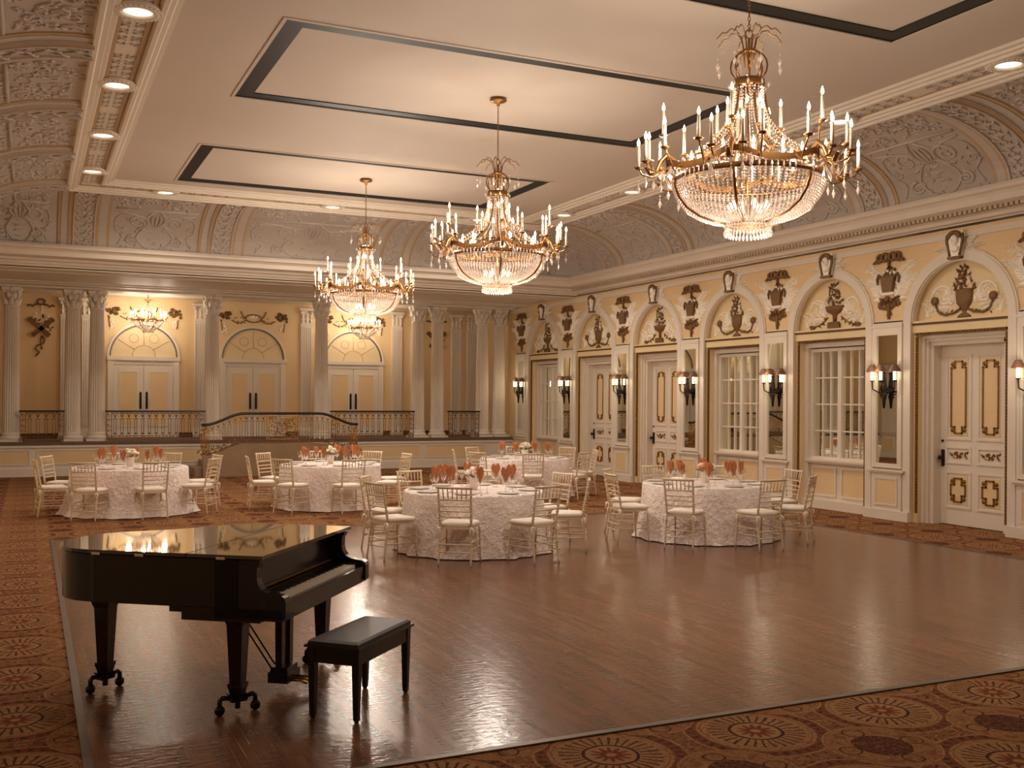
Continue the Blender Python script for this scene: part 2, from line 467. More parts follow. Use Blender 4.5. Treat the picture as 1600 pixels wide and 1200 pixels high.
sweep(b, [(2.5, 5.12), (2.36, 5.12), (2.34, 5.08), (2.30, 5.07), (2.30, 5.02), (2.36, 5.0), (2.40, 4.96), (2.40, 4.87), (2.50, 4.85), (2.52, 4.84)])
sweep(b, [(2.60, 4.84), (2.62, 4.79), (2.70, 4.78), (2.72, 4.73), (2.80, 4.72), (2.80, 4.66)])
b.build('trim_5', WHT, kind='structure')
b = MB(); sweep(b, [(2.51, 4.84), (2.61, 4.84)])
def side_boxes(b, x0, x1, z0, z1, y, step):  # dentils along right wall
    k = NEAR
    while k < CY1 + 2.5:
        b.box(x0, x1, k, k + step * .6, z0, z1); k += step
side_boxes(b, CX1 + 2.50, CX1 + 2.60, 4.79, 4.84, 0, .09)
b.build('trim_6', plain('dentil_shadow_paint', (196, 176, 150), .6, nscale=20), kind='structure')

# frames in wall-local coordinates: +x along the wall, +y away from the room
FR = {'right': lambda u: ((CX1, u, 0), -PI / 2), 'back': lambda u: ((u, CY1, 0), 0.), 'left': lambda u: ((CX0, u, 0), PI / 2)}
RIBS = [('right', y) for y in PIL[2:10]] + [('left', y) for y in PIL[2:9]] + [('back', x) for x in (1.01, 3.83, 7.77, 10.59)]

def cpt(s, t, h):
    """point on the cove: s along, t 0..1 from top to bottom, h toward room"""
    ph = PI / 2 * t; o, z = cove_pt(ph)
    nx, nz = math.sin(ph) / 1.75, math.cos(ph) / .9
    l = math.hypot(nx, nz); return (s, o - h * nx / l, z - h * nz / l)
def rib_builder():
    b = MB(); N = 12
    def strip(x0, x1, h):
        vs = []; fs = []
        for i in range(N + 1):
            t = i / N
            vs += [cpt(x0, t, 0), cpt(x0, t, h), cpt(x1, t, h), cpt(x1, t, 0)]
        for i in range(N):
            for k in range(3): fs.append((i * 4 + k, i * 4 + k + 1, i * 4 + 5 + k, i * 4 + 4 + k))
        b.add(vs, fs, False)
    b.mat(0); strip(-.44, .44, .03); strip(-.30, .30, .055)
    b.mat(1); strip(-.50, -.43, .02); strip(.43, .50, .02); strip(-.28, -.22, .062); strip(.22, .28, .062)
    b.mat(0); strip(-.22, -.19, .085); strip(.19, .22, .085)
    b.mat(0)
    rnd = random.Random(3)
    for i in range(16):
        t = (i + .5) / 16
        for sgn in (-1, 1):
            pts = []
            for k in range(9):
                a = sgn * (k / 8 * 4.6) + (0 if i % 2 else PI); rr = .085 * (1 - k / 11)
                pts.append(cpt(sgn * .08 + rr * math.cos(a), min(.995, max(.005, t + rr * math.sin(a) / 2.1)), .068))
            b.tube(pts, [.02 * (1 - k / 14) for k in range(9)], 4)
    return b
rib_me = None
for (w, u) in RIBS:
    loc, rz = FR[w](u)
    if rib_me is None:
        o = rib_builder().build('cove_rib', [COVE, ORG], None, loc, rz, 'structure'); rib_me = o.data
        o.name = 'trim_rib'
    else: link('trim_rib', rib_me, None, loc, rz, 'structure')

def relief(width, seed):
    """carved cove panel: rod, scrolls, urn mask, foliage"""
    b = MB(); rnd = random.Random(seed); hw = width / 2
    def tb(pts, r, h=.006):
        if len(pts) in (3, 5, 6):
            P = [pts[0]] + list(pts) + [pts[-1]]; Q = []; rr = []
            rl = r if isinstance(r, list) else [r] * len(pts)
            for i in range(1, len(P) - 2):
                for k in range(4):
                    u = k / 4; q = []
                    for c in (0, 1):
                        p0, p1, p2, p3 = P[i - 1][c], P[i][c], P[i + 1][c], P[i + 2][c]
                        q.append(.5 * (2 * p1 + (p2 - p0) * u + (2 * p0 - 5 * p1 + 4 * p2 - p3) * u * u + (3 * p1 - p0 - 3 * p2 + p3) * u ** 3))
                    Q.append(q); rr.append(rl[i - 1] * (1 - u) + rl[i] * u)
            Q.append(pts[-1]); rr.append(rl[-1]); pts, r = Q, rr
        b.tube([cpt(x, min(.99, max(.01, t)), h) for x, t in pts], r, 5)
    def spiral(cx, ct, rad, turns, sg, a0, th=.028):
        pts = []
        n = int(14 * turns)
        for k in range(n + 1):
            f = k / n; a = a0 + sg * 2 * PI * turns * f; r = rad * (1 - .85 * f)
            pts.append((cx + r * math.cos(a), ct + r * math.sin(a) / 2.15))
        tb(pts, [th * (1 - .5 * k / n) for k in range(n + 1)])
    tb([(-hw + .05, .0 + .36), (hw - .05, .36)], .028, .012)
    for q in (-1, 1):
        for m_ in ((.42, .56, .24), (.50, .84, .15)):
            spiral(q * hw * m_[0], m_[1], m_[2], 1.7, q, PI / 2 if m_[1] < .7 else -PI / 2)
        spiral(q * hw * .82, .66, .10, 1.3, -q, 0, .02)
        tb([(q * .10, .95), (q * hw * .25, .93), (q * hw * .42, .80), (q * hw * .3, .68), (q * .12, .6)], .022)
        tb([(q * hw * .5, .44), (q * hw * .8, .47), (q * hw * .92, .56), (q * hw * .9, .7), (q * hw * .75, .78), (q * hw * .85, .92)], .018)
        tb([(q * .06, .38), (q * hw * .25, .5), (q * hw * .55, .45), (q * hw * .9, .42)], .02)
        for i in range(12):
            x = q * rnd.uniform(.12, hw - .08); t = rnd.uniform(.05, .33)
            spiral(x, t, rnd.uniform(.06, .13), 1.0, rnd.choice((-1, 1)), rnd.uniform(0, 6.28), .022)
        for i in range(60):
            x = q * rnd.uniform(.05, hw - .05); t = rnd.uniform(.03, .98) if i % 2 else rnd.uniform(.03, .33)
            a = rnd.uniform(0, 6.28); l = rnd.uniform(.05, .11)
            tb([(x, t), (x + l * .5 * math.cos(a), t + l * .5 * math.sin(a) / 2), (x + l * math.cos(a + .6), t + l * math.sin(a + .6) / 2)], [.008, .026, .006])
    # urn
    for k, (ww, t) in enumerate(((.05, .95), (.09, .88), (.13, .8), (.14, .72), (.10, .66), (.12, .62))):
        tb([(-ww, t), (0, t + .012), (ww, t)], [.006, .028, .006], -.002)
    for a in (-.6, -.3, 0, .3, .6): tb([(a * .12, .62), (a * .3, .53), (a * .22, .45)], [.02, .03, .008], .01)
    return b
rel_me = {}
def put_relief(w, u, width, seed):
    loc, rz = FR[w](u)
    key = (round(width, 2), seed)
    if key not in rel_me:
        o = relief(width, seed).build('trim_cove_relief', WHT2 if False else COVE, None, loc, rz, 'structure'); rel_me[key] = o.data
    else: link('trim_cove_relief', rel_me[key], None, loc, rz, 'structure')
for i in range(1, 9): put_relief('right', BAY[i + 1] if False else (PIL[i + 1] + PIL[i + 2]) / 2, 1.78, 1 + i % 2)
for i in range(1, 8): put_relief('left', (PIL[i + 1] + PIL[i + 2]) / 2, 1.78, 1 + i % 2)
for u, w_, s_ in ((5.8, 2.9, 5), (2.42, 1.75, 6), (9.18, 1.75, 7)): put_relief('back', u, w_, s_)
for (w, u) in (('right', 22.5), ('left', 22.5), ('back', -.2), ('back', 11.7)): put_relief(w, u, 1.2, 9)

# carved ornament inside the downlight band
def band_carving(L):
    b = MB(); rnd = random.Random(5); n = int(L / .115)
    for i in range(n):
        x = -L / 2 + (i + .5) * L / n
        for q in (-1, 1):
            pts = []
            sg = q * (1 if i % 2 else -1)
            for k in range(8):
                a = sg * k * .62 + (PI / 2 if q > 0 else -PI / 2); r = .06 * (1 - k / 10)
                pts.append((x + r * math.cos(a), .39 + q * .058 + r * math.sin(a), 6.045))
            b.tube(pts, [.015 - .001 * k for k in range(8)], 4)
    return b
me_b = None
for w, lst in (('right', [(PIL[i] + PIL[i + 1]) / 2 for i in range(2, 10)]), ('left', [(PIL[i] + PIL[i + 1]) / 2 for i in range(2, 9)])):
    for u in lst:
        loc, rz = FR[w](u)
        if me_b is None: o = band_carving(2.5).build('trim_band_carving', COVE, None, loc, rz, 'structure'); me_b = o.data
        else: link('trim_band_carving', me_b, None, loc, rz, 'structure')
for u in (2.42, 5.8, 9.18): link('trim_band_carving', me_b, None, (u, CY1, 0), 0., 'structure')

# ---------------------------------------------------------------- downlights
def downlight():
    r = thing('downlight', '', 'light')
    b = MB(); b.lathe([(.15, -.02), (.15, -.05), (.19, -.062), (.25, -.045), (.27, 0), (.15, 0)], 28); b.build('trim_ring', WHT2, r)
    b = MB()
    for i in range(28):
        a = 2 * PI * i / 28; b.ell((.235 * math.cos(a), .235 * math.sin(a), -.045), .02, .02, .014, n=6, k=4)
    b.build('egg_and_dart_edge', WHT2, r)
    b = MB(); b.lathe([(.0001, -.028), (.15, -.028), (.15, -.02)], 28); b.build('lamp', DISC, r)
    return r
DL = [('right', y) for y in (19.95, 17.12, 14.29, 11.46, 8.63, 5.8)] + [('left', y) for y in (19.95, 17.12, 14.29, 11.46, 8.63)] + [('back', x) for x in (2.42, 5.8, 9.18)]
names_r = ['fifth', 'fourth', 'third', 'second', 'nearest', 'out of sight']
proto = None
for i, (w, u) in enumerate(DL):
    p = {'right': (CX1 + .39, u, 6.045), 'left': (CX0 - .39, u, 6.045), 'back': (u, CY1 + .39, 6.045)}[w]
    if w == 'right':
        lab = ['farthest round downlight on the right ceiling band', 'round downlight on the right ceiling band, left of the nearest chandelier', 'round downlight half hidden behind the nearest chandelier candles', 'round downlight just behind right arm candles of the nearest chandelier', 'large round downlight at the top right corner of the view', 'round downlight on the right ceiling band nearest the camera'][i]
    elif w == 'left':
        j = i - 6
        lab = ['smallest lit downlight of the left ceiling band, at the far corner', 'second farthest round downlight on the left ceiling band', 'second nearest visible downlight on the left ceiling band', 'large round downlight at the very top left of the view', 'round downlight on the left band above the camera'][j]
    else:
        lab = ['round downlight on the back ceiling band near the left corner', 'round downlight on the back ceiling band above the far chandelier', 'round downlight on the back band hidden behind the middle chandelier'][i - 11]
    if proto is None: proto = downlight(); o = proto; o.location = p; o['label'] = lab
    else: o = dup(proto, p, 0, lab)
    o['group'] = 'round downlights in the ceiling band'
    ld = bpy.data.lights.new('downlight_spot', 'SPOT'); ld.energy = 120; ld.spot_size = R(130); ld.spot_blend = .7; ld.shadow_soft_size = .12
    ld.color = (1, .87, .75)
    lo = bpy.data.objects.new('downlight_spot', ld); COL.objects.link(lo); lo.location = (p[0], p[1], p[2] - .1)
    if w == 'back': ld.energy = 190; ld.spot_size = R(152); ld.spot_blend = .5

# ---------------------------------------------------------------- side walls
OW = .92; SPR = 3.25; ARCH = .92; WT = 4.70
def arc(r, n=18, z=SPR): return [(r * math.cos(PI * i / n), z + r * math.sin(PI * i / n)) for i in range(n + 1)]
def bay_wall(b, lo=-1.415, hi=1.415):
    """yellow wall face of one bay with arched opening (local x,z; face at y=0)"""
    def q(x0, x1, z0, z1, y=0.): b.add([(x0, y, z0), (x1, y, z0), (x1, y, z1), (x0, y, z1)], [(0, 1, 2, 3)])
    q(lo, -OW, 0, SPR); q(OW, hi, 0, SPR); q(lo, -OW, SPR, WT); q(OW, hi, SPR, WT)
    A = arc(ARCH)
    for (x1, z1), (x0, z0) in zip(A[:-1], A[1:]):
        b.add([(x0, 0, z0), (x1, 0, z1), (x1, 0, WT), (x0, 0, WT)], [(0, 1, 2, 3)])
        b.add([(x0, 0, z0), (x1, 0, z1), (x1, .12, z1), (x0, .12, z0)], [(0, 3, 2, 1)])
    for sx in (-1, 1):
        b.add([(sx * OW, 0, 0), (sx * OW, .42, 0), (sx * OW, .42, SPR), (sx * OW, 0, SPR)], [(0, 1, 2, 3)])
def annulus(b, r0, r1, y0, y1, z=SPR, n=20, a0=0, a1=PI):
    vs = []
    for i in range(n + 1):
        a = a0 + (a1 - a0) * i / n; c, s_ = math.cos(a), math.sin(a)
        vs += [(r0 * c, y0, z + r0 * s_), (r0 * c, y1, z + r0 * s_), (r1 * c, y1, z + r1 * s_), (r1 * c, y0, z + r1 * s_)]
    fs = []
    for i in range(n):
        for k in range(4): fs.append((i * 4 + k, i * 4 + (k + 1) % 4, i * 4 + 4 + (k + 1) % 4, i * 4 + 4 + k))
    b.add(vs, fs, False)
def frame(b, x0, x1, z0, z1, w, y0, y1):
    b.box(x0, x1, y0, y1, z1 - w, z1); b.box(x0, x1, y0, y1, z0, z0 + w)
    b.box(x0, x0 + w, y0, y1, z0 + w, z1 - w); b.box(x1 - w, x1, y0, y1, z0 + w, z1 - w)

me_cache = {}
def cached(name, key, fn, mats, parent, loc=None, rz=0., kind=None):
    if key not in me_cache: o = fn().build(name, mats, parent, loc, rz, kind); me_cache[key] = o.data; return o
    return link(name, me_cache[key], parent, loc, rz, kind)

def b_face():
    b = MB(); bay_wall(b); return b
def b_tymp():
    b = MB(); A = arc(ARCH)
    b.prism(A, .12, .2, 'y'); return b
def b_arch():
    b = MB(); annulus(b, .92, 1.06, -.045, .01); annulus(b, 1.06, 1.09, -.03, .01); annulus(b, .90, .93, -.02, .06)
    for s_ in (-1, 1):
        x0, x1 = sorted((s_ * .92, s_ * 1.06)); b.box(x0, x1, -.045, .01, 0, SPR)
        x0, x1 = sorted((s_ * 1.06, s_ * 1.09)); b.box(x0, x1, -.03, .01, .2, SPR)
    return b
def b_lintel():
    b = MB()
    b.mat(0).box(-.92, .92, .0, .14, 3.20, 3.235)
    b.mat(1).box(-.92, .92, -.015, .14, 3.235, 3.265); b.box(-.92, .92, .01, .42, 3.08, 3.20)
    return b
def b_gilt():
    """rope of gilded leaves round the opening"""
    b = MB(); n = 58
    for s_ in (-1, 1):
        b.box(min(s_ * .87, s_ * .83), max(s_ * .87, s_ * .83), .02, .05, .16, 3.08)
        for i in range(n):
            z = .18 + i * (2.86 / n)
            b.ell((s_ * .85, .015, z), .018, .016, .022, n=5, k=3)
    b.box(-.87, .87, .02, .05, 3.04, 3.08)
    for i in range(32):
        b.ell((-.83 + i * 1.66 / 31, .015, 3.06), .022, .016, .018, n=5, k=3)
    return b
def b_reveal():
    b = MB()
    for s_ in (-1, 1):
        b.box(min(s_ * .92, s_ * .83), max(s_ * .92, s_ * .83), .04, .42, 0, 3.08)
    return b
def b_casing():
    b = MB()
    for (o, y) in ((0, .12), (.05, .16), (.10, .20)):
        w = .055 if o < .1 else .07
        b.box(-.83 + o, -.83 + o + w, y, .42, 0, 3.04 - o); b.box(.83 - o - w, .83 - o, y, .42, 0, 3.04 - o)
        b.box(-.83 + o, .83 - o, y, .42, 3.04 - o - w, 3.04 - o)
    return b
def b_leaf_door():
    b = MB(); b.box(-.66, .66, .36, .41, .01, 2.87)
    for s_ in (-1, 1):
        c = s_ * .3
        for (z0, z1) in ((1.36, 2.72), (.98, 1.26), (.27, .86)):
            frame(b, c - .245, c + .245, z0, z1, .035, .345, .362)
    return b
def b_door_panels():
    b = MB()
    for s_ in (-1, 1):
        c = s_ * .3
        for (z0, z1) in ((1.43, 2.65), (.34, .79)): b.box(c - .17, c + .17, .352, .362, z0, z1)
    return b
def b_door_gilt():
    b = MB()
    for s_ in (-1, 1):
        c = s_ * .3
        for (z0, z1) in ((1.47, 2.61), (.38, .75)):
            e = .10
            P = [(c - .14, z0 + e), (c - .14, z1 - e), (c - .07, z1 - e), (c - .07, z1), (c + .07, z1), (c + .07, z1 - e), (c + .14, z1 - e), (c + .14, z0 + e), (c + .07, z0 + e), (c + .07, z0), (c - .07, z0), (c - .07, z0 + e)]
            for i in range(len(P)):
                p, q = P[i], P[(i + 1) % len(P)]
                b.box(min(p[0], q[0]) - .012, max(p[0], q[0]) + .012, .338, .352, min(p[1], q[1]) - .012, max(p[1], q[1]) + .012)
            for sx in (-1, 1):
                for zz in (z0 + .045, z1 - .045): b.lathe([(.0001, 0), (.036, 0), (.03, .015), (.0001, .018)], 10, T(c + sx * .115, .352, zz) @ RX(PI / 2))
        rnd = random.Random(2)
        for i in range(26):
            b.leaf(c + rnd.uniform(-.16, .16), 1.12 + rnd.uniform(-.05, .05), rnd.uniform(0, 6.28), .06, .03, .352, .012)
    return b
def b_handle():
    b = MB(); b.box(-.625, -.575, .335, .36, .93, 1.2); b.lathe([(.0001, 0), (.025, 0), (.025, .05), (.04, .07), (.0001, .1)], 10, T(-.6, .34, 1.07) @ RX(PI / 2))
    b.lathe([(.0001, 0), (.02, 0), (.02, .02), (.0001, .02)], 10, T(-.61, .36, 1.34) @ RX(PI / 2))
    return b
def b_win_frame():
    b = MB()
    frame(b, -.83, .83, .02, 3.04, .09, .16, .34)
    frame(b, -.74, .74, .88, 2.93, .06, .225, .32)
    b.box(-.045, .045, .235, .32, .88, 2.93)
    for s_ in (-1, 1):
        for k in (1, 2):
            x = s_ * (.045 + k * .2067); b.box(x - .012, x + .012, .262, .289, .93, 2.88)
    for k in (1, 2, 3):
        z = .93 + k * 1.95 / 4; b.box(-.67, .67, .266, .289, z - .013, z + .013)
    b.box(-.74, .74, .24, .34, .02, .9)
    for s_ in (-1, 1): frame(b, min(s_ * .06, s_ * .69), max(s_ * .06, s_ * .69), .22, .76, .035, .215, .245)
    b.box(-.83, .83, .10, .34, 0, .16)
    return b
def b_win_sill():
    b = MB(); b.box(-.78, .78, .13, .34, .855, .895); b.box(-.76, .76, .16, .34, .82, .855); return b
def b_win_tan():
    b = MB()
    for s_ in (-1, 1): b.box(min(s_ * .095, s_ * .655), max(s_ * .095, s_ * .655), .232, .245, .255, .725)
    return b
def b_pane():
    b = MB(); b.box(-.68, .68, .29, .30, .9, 2.9); return b

def b_pilaster():
    b = MB()
    b.mat(0)
    frame(b, -.325, .325, .86, 3.14, .05, -.06, .01)
    b.box(-.275, .275, -.02, .01, .9, 3.1)
    b.box(-.325, .325, -.06, .01, 3.14, 3.27); b.box(-.335, .335, -.07, .01, 3.20, 3.235)
    b.box(-.325, .325, -.055, .01, 0, .80)
    b.box(-.40, .40, -.10, .01, .80, .835); b.box(-.37, .37, -.08, .01, .77, .80)
    b.box(-.49, .49, -.08, .01, 0, .16)
    frame(b, -.25, .25, .23, .70, .03, -.07, -.05)
    frame(b, -.31, .31, 3.27, 3.31, .03, -.03, .01)
    b.mat(1).box(-.22, .22, -.062, -.05, .26, .67)
    return b

DOORBAYS = {25.605: 'w', 22.775: 'd', 19.945: 'd', 17.115: 'w', 14.285: 'w', 11.455: 'd', 8.625: 'w', 5.795: 'd', 2.965: 'w', .135: 'd'}
wall_r = group_empty('wall_right')
b = MB(); b.box(WX + .42, WX + .5, NEAR - .1, BY + .1, -.02, WT + .1); b.build('wall_backing', WHT, wall_r)
b = MB(); b.box(WX - .0, WX + .42, 27.02, BY + .05, 0, WT); b.build('wall_end_pier', YEL, wall_r)
nd = nw = 0
for i, y in enumerate(BAY):
    y = round(y, 3); L = (WX, y, 0); rz = -PI / 2
    cached('wall_face', 'face', b_face, YEL, wall_r, L, rz)
    cached('tympanum', 'tymp', b_tymp, TYM, wall_r, L, rz)
    cached('arch_moulding', 'arch', b_arch, WHT, wall_r, L, rz)
    cached('lintel_moulding', 'lint', b_lintel, [DGLT, TYM], wall_r, L, rz)
    cached('gilt_rope_moulding', 'gilt', b_gilt, GLT, wall_r, L, rz)
    cached('opening_reveal', 'rev', b_reveal, TYM, wall_r, L, rz)
    if DOORBAYS[y] == 'd':
        nd += 1; g = group_empty('door_%d' % nd, L, rz)
        cached('door_casing', 'cas', b_casing, WHT, g)
        lf = cached('door_leaf', 'leafd', b_leaf_door, WHT, g)
        cached('door_panel', 'dpan', b_door_panels, YEL, lf)
        cached('gilt_fretwork', 'dgilt', b_door_gilt, GLT, lf)
        cached('door_handle', 'dh', b_handle, DIRON, lf)
    else:
        nw += 1; g = group_empty('window_%d' % nw, L, rz)
        fr_ = cached('window_frame', 'wf', b_win_frame, WHT, g)
        cached('window_sill', 'ws', b_win_sill, WHT, g)
        cached('dado_panel', 'wt', b_win_tan, YEL, g)
        cached('window_pane', 'wp', b_pane, MIRR, g)
for y in PIL: cached('pilaster', 'pil', b_pilaster, [WHT, YEL], wall_r, (WX, y, 0), -PI / 2)
b = MB()   # picture rail along the right wall
k0 = NEAR
b.box(WX - .03, WX + .01, NEAR, BY, 4.50, 4.56); b.box(WX - .015, WX + .01, NEAR, BY, 4.56, 4.60)
b.build('picture_rail', WHT, wall_r)

# plain left wall (never seen directly, but it shows in the mirrors) and wall behind the camera
wall_l = group_empty('wall_left')
b = MB(); b.box(WL - .4, WL, NEAR - .1, BY + .1, -.02, WT + .1); b.build('wall_face', YEL, wall_l)
for y in PIL: cached('pilaster', 'pil', b_pilaster, [WHT, YEL], wall_l, (WL, y, 0), PI / 2)
for y in BAY:
    cached('arch_moulding', 'arch', b_arch, WHT, wall_l, (WL, y, 0), PI / 2)
    def b_c():
        b = MB(); N = 60
        pts = [(-.9 + 1.8 * i / N, -.06 - .035 * math.sin(i * 1.3)) for i in range(N + 1)]
        vs = [(x, yy, z) for z in (.1, 3.2) for x, yy in pts]
        b.add(vs, [(i, i + 1, N + 2 + i, N + 1 + i) for i in range(N)], True); return b
    if y > 20 and y < 27: cached('curtain', 'curt', b_c, CURT, wall_l, (WL, y, 0), PI / 2)
b = MB(); b.box(WL - .4, WX + .5, NEAR - .3, NEAR - .1, -.02, 6.3); b.build('wall_near', YEL, kind='structure')
b = MB(); b.box(WL - .4, CX0, NEAR - .2, CY1 + 3, 6.25, 6.35); b.box(CX1, WX + .5, NEAR - .2, CY1 + 3, 6.25, 6.35); b.box(CX0, CX1, CY1, CY1 + 3, 6.25, 6.35)
b.build('ceiling_void', CEIL, kind='structure')

# ---------------------------------------------------------------- stage alcove
b = MB()
SO = CY1 + 2.8
b.mat(0).box(WL, WX, SO - .02, BY + .1, 4.68, 4.76)
b.box(WL, WX, SO, SO + .45, 4.64, 4.69)
b.box(WL, WX, 27.1, 27.5, 4.645, 4.69)
b.box(WL, WX, 24.6, 24.72, 4.655, 4.69); b.box(WL, WX, 26.7, 26.82, 4.655, 4.69)
b.box(WL, WX, 27.5, 28.2, 4.60, 4.70)
b.build('ceiling_alcove', WHT, kind='structure')
b = MB(); b.box(WL, WX + .1, STY, BY + .2, .02, STZ); b.build('floor_stage', DKCARP, kind='structure')
b = MB()
b.mat(0).box(WL, WX, STY - .04, STY, 0, .78)
b.box(WL, WX, STY - .07, STY, 0, .2); b.box(WL, WX, STY - .08, STY, .70, .76)
x = -.9
while x < 12.9:
    frame(b, x - .93, x + .93, .28, .66, .035, STY - .06, STY - .03); x += 2.0
b.mat(1); x = -.9
while x < 12.9:
    b.box(x - .895, x + .895, STY - .046, STY - .03, .315, .625); x += 2.0
b.build('wall_stage_front', [WHT, YEL], kind='structure')
b = MB(); b.box(WL, WX, STY - .1, STY + .05, .77, STZ + .005); b.build('trim_stage_nosing', plain('dark_nosing', (104, 82, 62), .5, nscale=12), kind='structure')
wall_b = group_empty('wall_back')
b = MB(); b.box(WL, WX + .1, BY, BY + .15, STZ - .05, 4.7); b.build('wall_face', YEL, wall_b)
b = MB(); b.box(WL, WX, BY - .03, BY, STZ, STZ + .13); b.build('baseboard', DKCARP, wall_b)

def capital(b, r, z, h=.46, flat=False):
    """corinthian capital: bell, two tiers of leaves, volutes, abacus"""
    if not flat:
        b.lathe([(r * .9, z), (r * 1.12, z + .02), (r * 1.12, z + .05), (r * .9, z + .06), (r * .92, z + h * .5), (r * 1.1, z + h * .8), (r * 1.25, z + h * .86)], 20)
        for tier, (zz, hh, n, off) in enumerate(((z + .06, h * .36, 8, 0), (z + .06 + h * .28, h * .36, 8, .5))):
            for i in range(n):
                a = 2 * PI * (i + off) / n
                m = RZ(a) @ T(r * .9, 0, zz)
                w = r * .36
                vs = [(0, -w, 0), (0, w, 0), (.03, w, hh * .6), (.03, -w, hh * .6), (.10, w * .6, hh), (.10, -w * .6, hh), (.13, 0, hh * .8), (.05, 0, 0), (.08, 0, hh * .6)]
                b.add(vs, [(0, 7, 8, 3), (7, 1, 2, 8), (3, 8, 5), (8, 2, 4), (5, 8, 4), (5, 4, 6)], False, m)
        for i in range(4):
            a = PI / 4 + PI / 2 * i
            m = RZ(a) @ T(r * 1.32, 0, z + h * .78) @ RX(0)
            b.lathe([(.0001, -.03), (.055, -.03), (.06, 0), (.055, .03), (.0001, .03)], 10, m @ RX(PI / 2))
        q = r * 1.32
        b.box(-q, q, -q, q, z + h * .9, z + h)
        b.box(-q * .93, q * .93, -q * .93, q * .93, z + h * .84, z + h * .9)
        for i in range(4): b.ell((r * 1.33 * math.cos(i * PI / 2), r * 1.33 * math.sin(i * PI / 2), z + h * .9), .04, .04, .05, n=6, k=4)
COLX = [-.41, .97, 1.534, 4.35, 7.28, 10.1, 10.70, 12.12, 12.66]
CLAB = ['at the far left edge of the view', 'second from the left edge', 'just left of the left double door', 'between the left and middle double doors', 'between middle and right double doors', 'just right of the right double door', 'third from the right end of the stage', 'second from the right end of the stage', 'last on the right, by the mirrored wall']
CY = 27.9
proto = None
for i, x in enumerate(COLX):
    lab = 'white fluted stage column ' + CLAB[i]
    if proto is None:
        proto = thing('fluted_column', lab, 'column', (x, CY, STZ), 0, 'fluted columns along the stage')
        b = MB(); b.box(-.25, .25, -.25, .25, 0, .06)
        b.lathe([(.25, .06), (.265, .09), (.25, .12), (.215, .14), (.215, .16), (.225, .19), (.20, .22)], 24); b.build('base', WHT, proto)
        b = MB(); n = 40
        hts = [(.195, .22), (.19, 1.2), (.182, 2.2), (.165, 3.29)]
        b.lathe(hts, 44, smooth=False, fl=.13); b.build('shaft', WHT, proto)
        b = MB(); capital(b, .165, 3.28, .48); b.build('capital', WHT2, proto)
    else: dup(proto, (x, CY, STZ), 0, lab)
def b_pilb():
    b = MB(); b.mat(0)
    b.box(-.2, .2, -.10, 0, STZ, STZ + .2)
    b.box(-.165, .165, -.06, 0, STZ + .2, 4.1)
    for k in range(6):
        x = -.14 + k * .056; b.box(x - .016, x + .016, -.08, -.05, STZ + .3, 4.02)
    b.mat(0).box(-.18, .18, -.09, 0, 4.08, 4.12)
    for t_, (zz, n) in enumerate(((4.14, 3), (4.28, 3))):
        for k in range(n):
            b.leaf(-.12 + k * .12, zz, PI / 2, .17, .12, -.06, .05)
    for s_ in (-1, 1): b.lathe([(.0001, -.03), (.05, -.03), (.05, .03), (.0001, .03)], 10, T(s_ * .15, -.09, 4.45) @ RX(PI / 2))
    b.box(-.15, .15, -.06, 0, 4.12, 4.5); b.box(-.21, .21, -.12, 0, 4.5, 4.58)
    return b
for x in [-.41, .9, 1.42, 4.34, 7.34, 10.13, 10.75, 12.08, 12.6]:
    cached('pilaster', 'pilb', b_pilb, WHT, wall_b, (x, BY, 0), 0)

# double doors on the stage
def b_bd_casing():
    b = MB()
    b.box(-.93, -.78, -.07, 0, STZ, 3.03); b.box(.78, .93, -.07, 0, STZ, 3.03)
    b.box(-.95, .95, -.09, 0, 2.95, 3.06); b.box(-.78, .78, -.05, 0, 2.84, 2.95)
    annulus(b, .88, .95, -.05, 0, 3.05)
    return b
def b_bd_line():
    b = MB(); annulus(b, .855, .885, -.06, 0, 3.05); return b
def b_bd_fan():
    b = MB(); b.prism([(.85 * math.cos(PI * i / 20), 3.05 + .85 * math.sin(PI * i / 20)) for i in range(21)], -.02, 0, 'y'); return b
def b_bd_rays():
    b = MB()
    for a in (35, 90, 145):
        c, s_ = math.cos(R(a)), math.sin(R(a)); b.tube([(.3 * c, -.022, 3.08 + .3 * s_), (.8 * c, -.022, 3.05 + .8 * s_)], .010, 5)
    b.tube([(.30 * math.cos(PI * i / 12), -.022, 3.07 + .30 * math.sin(PI * i / 12)) for i in range(13)], .010, 5)
    for a in (62, 118):
        c, s_ = math.cos(R(a)), math.sin(R(a)); b.tube([((.55 + .12 * math.cos(t)) * c - .12 * math.sin(t) * s_, -.022, 3.07 + (.55 + .12 * math.cos(t)) * s_ + .12 * math.sin(t) * c) for t in [k * PI / 6 for k in range(12)]], .008, 5, closed=True)
    return b
def b_bd_leaf():
    b = MB(); b.mat(0).box(-.385, .385, -.035, 0, STZ, 2.84)
    frame(b, -.245, .245, STZ + .3, 2.66, .03, -.05, -.03)
    b.mat(1).box(-.215, .215, -.042, -.03, STZ + .33, 2.63)
    return b
def b_bd_hnd(s_):
    b = MB(); x = s_ * .31
    b.box(x - .03, x + .03, -.05, -.035, 1.62, 2.05)
    b.tube([(x, -.05, 1.66), (x, -.1, 1.7), (x, -.1, 1.95), (x, -.05, 2.0)], .014, 6); b.ell((x, -.045, 2.05), .03, .015, .05)
    return b
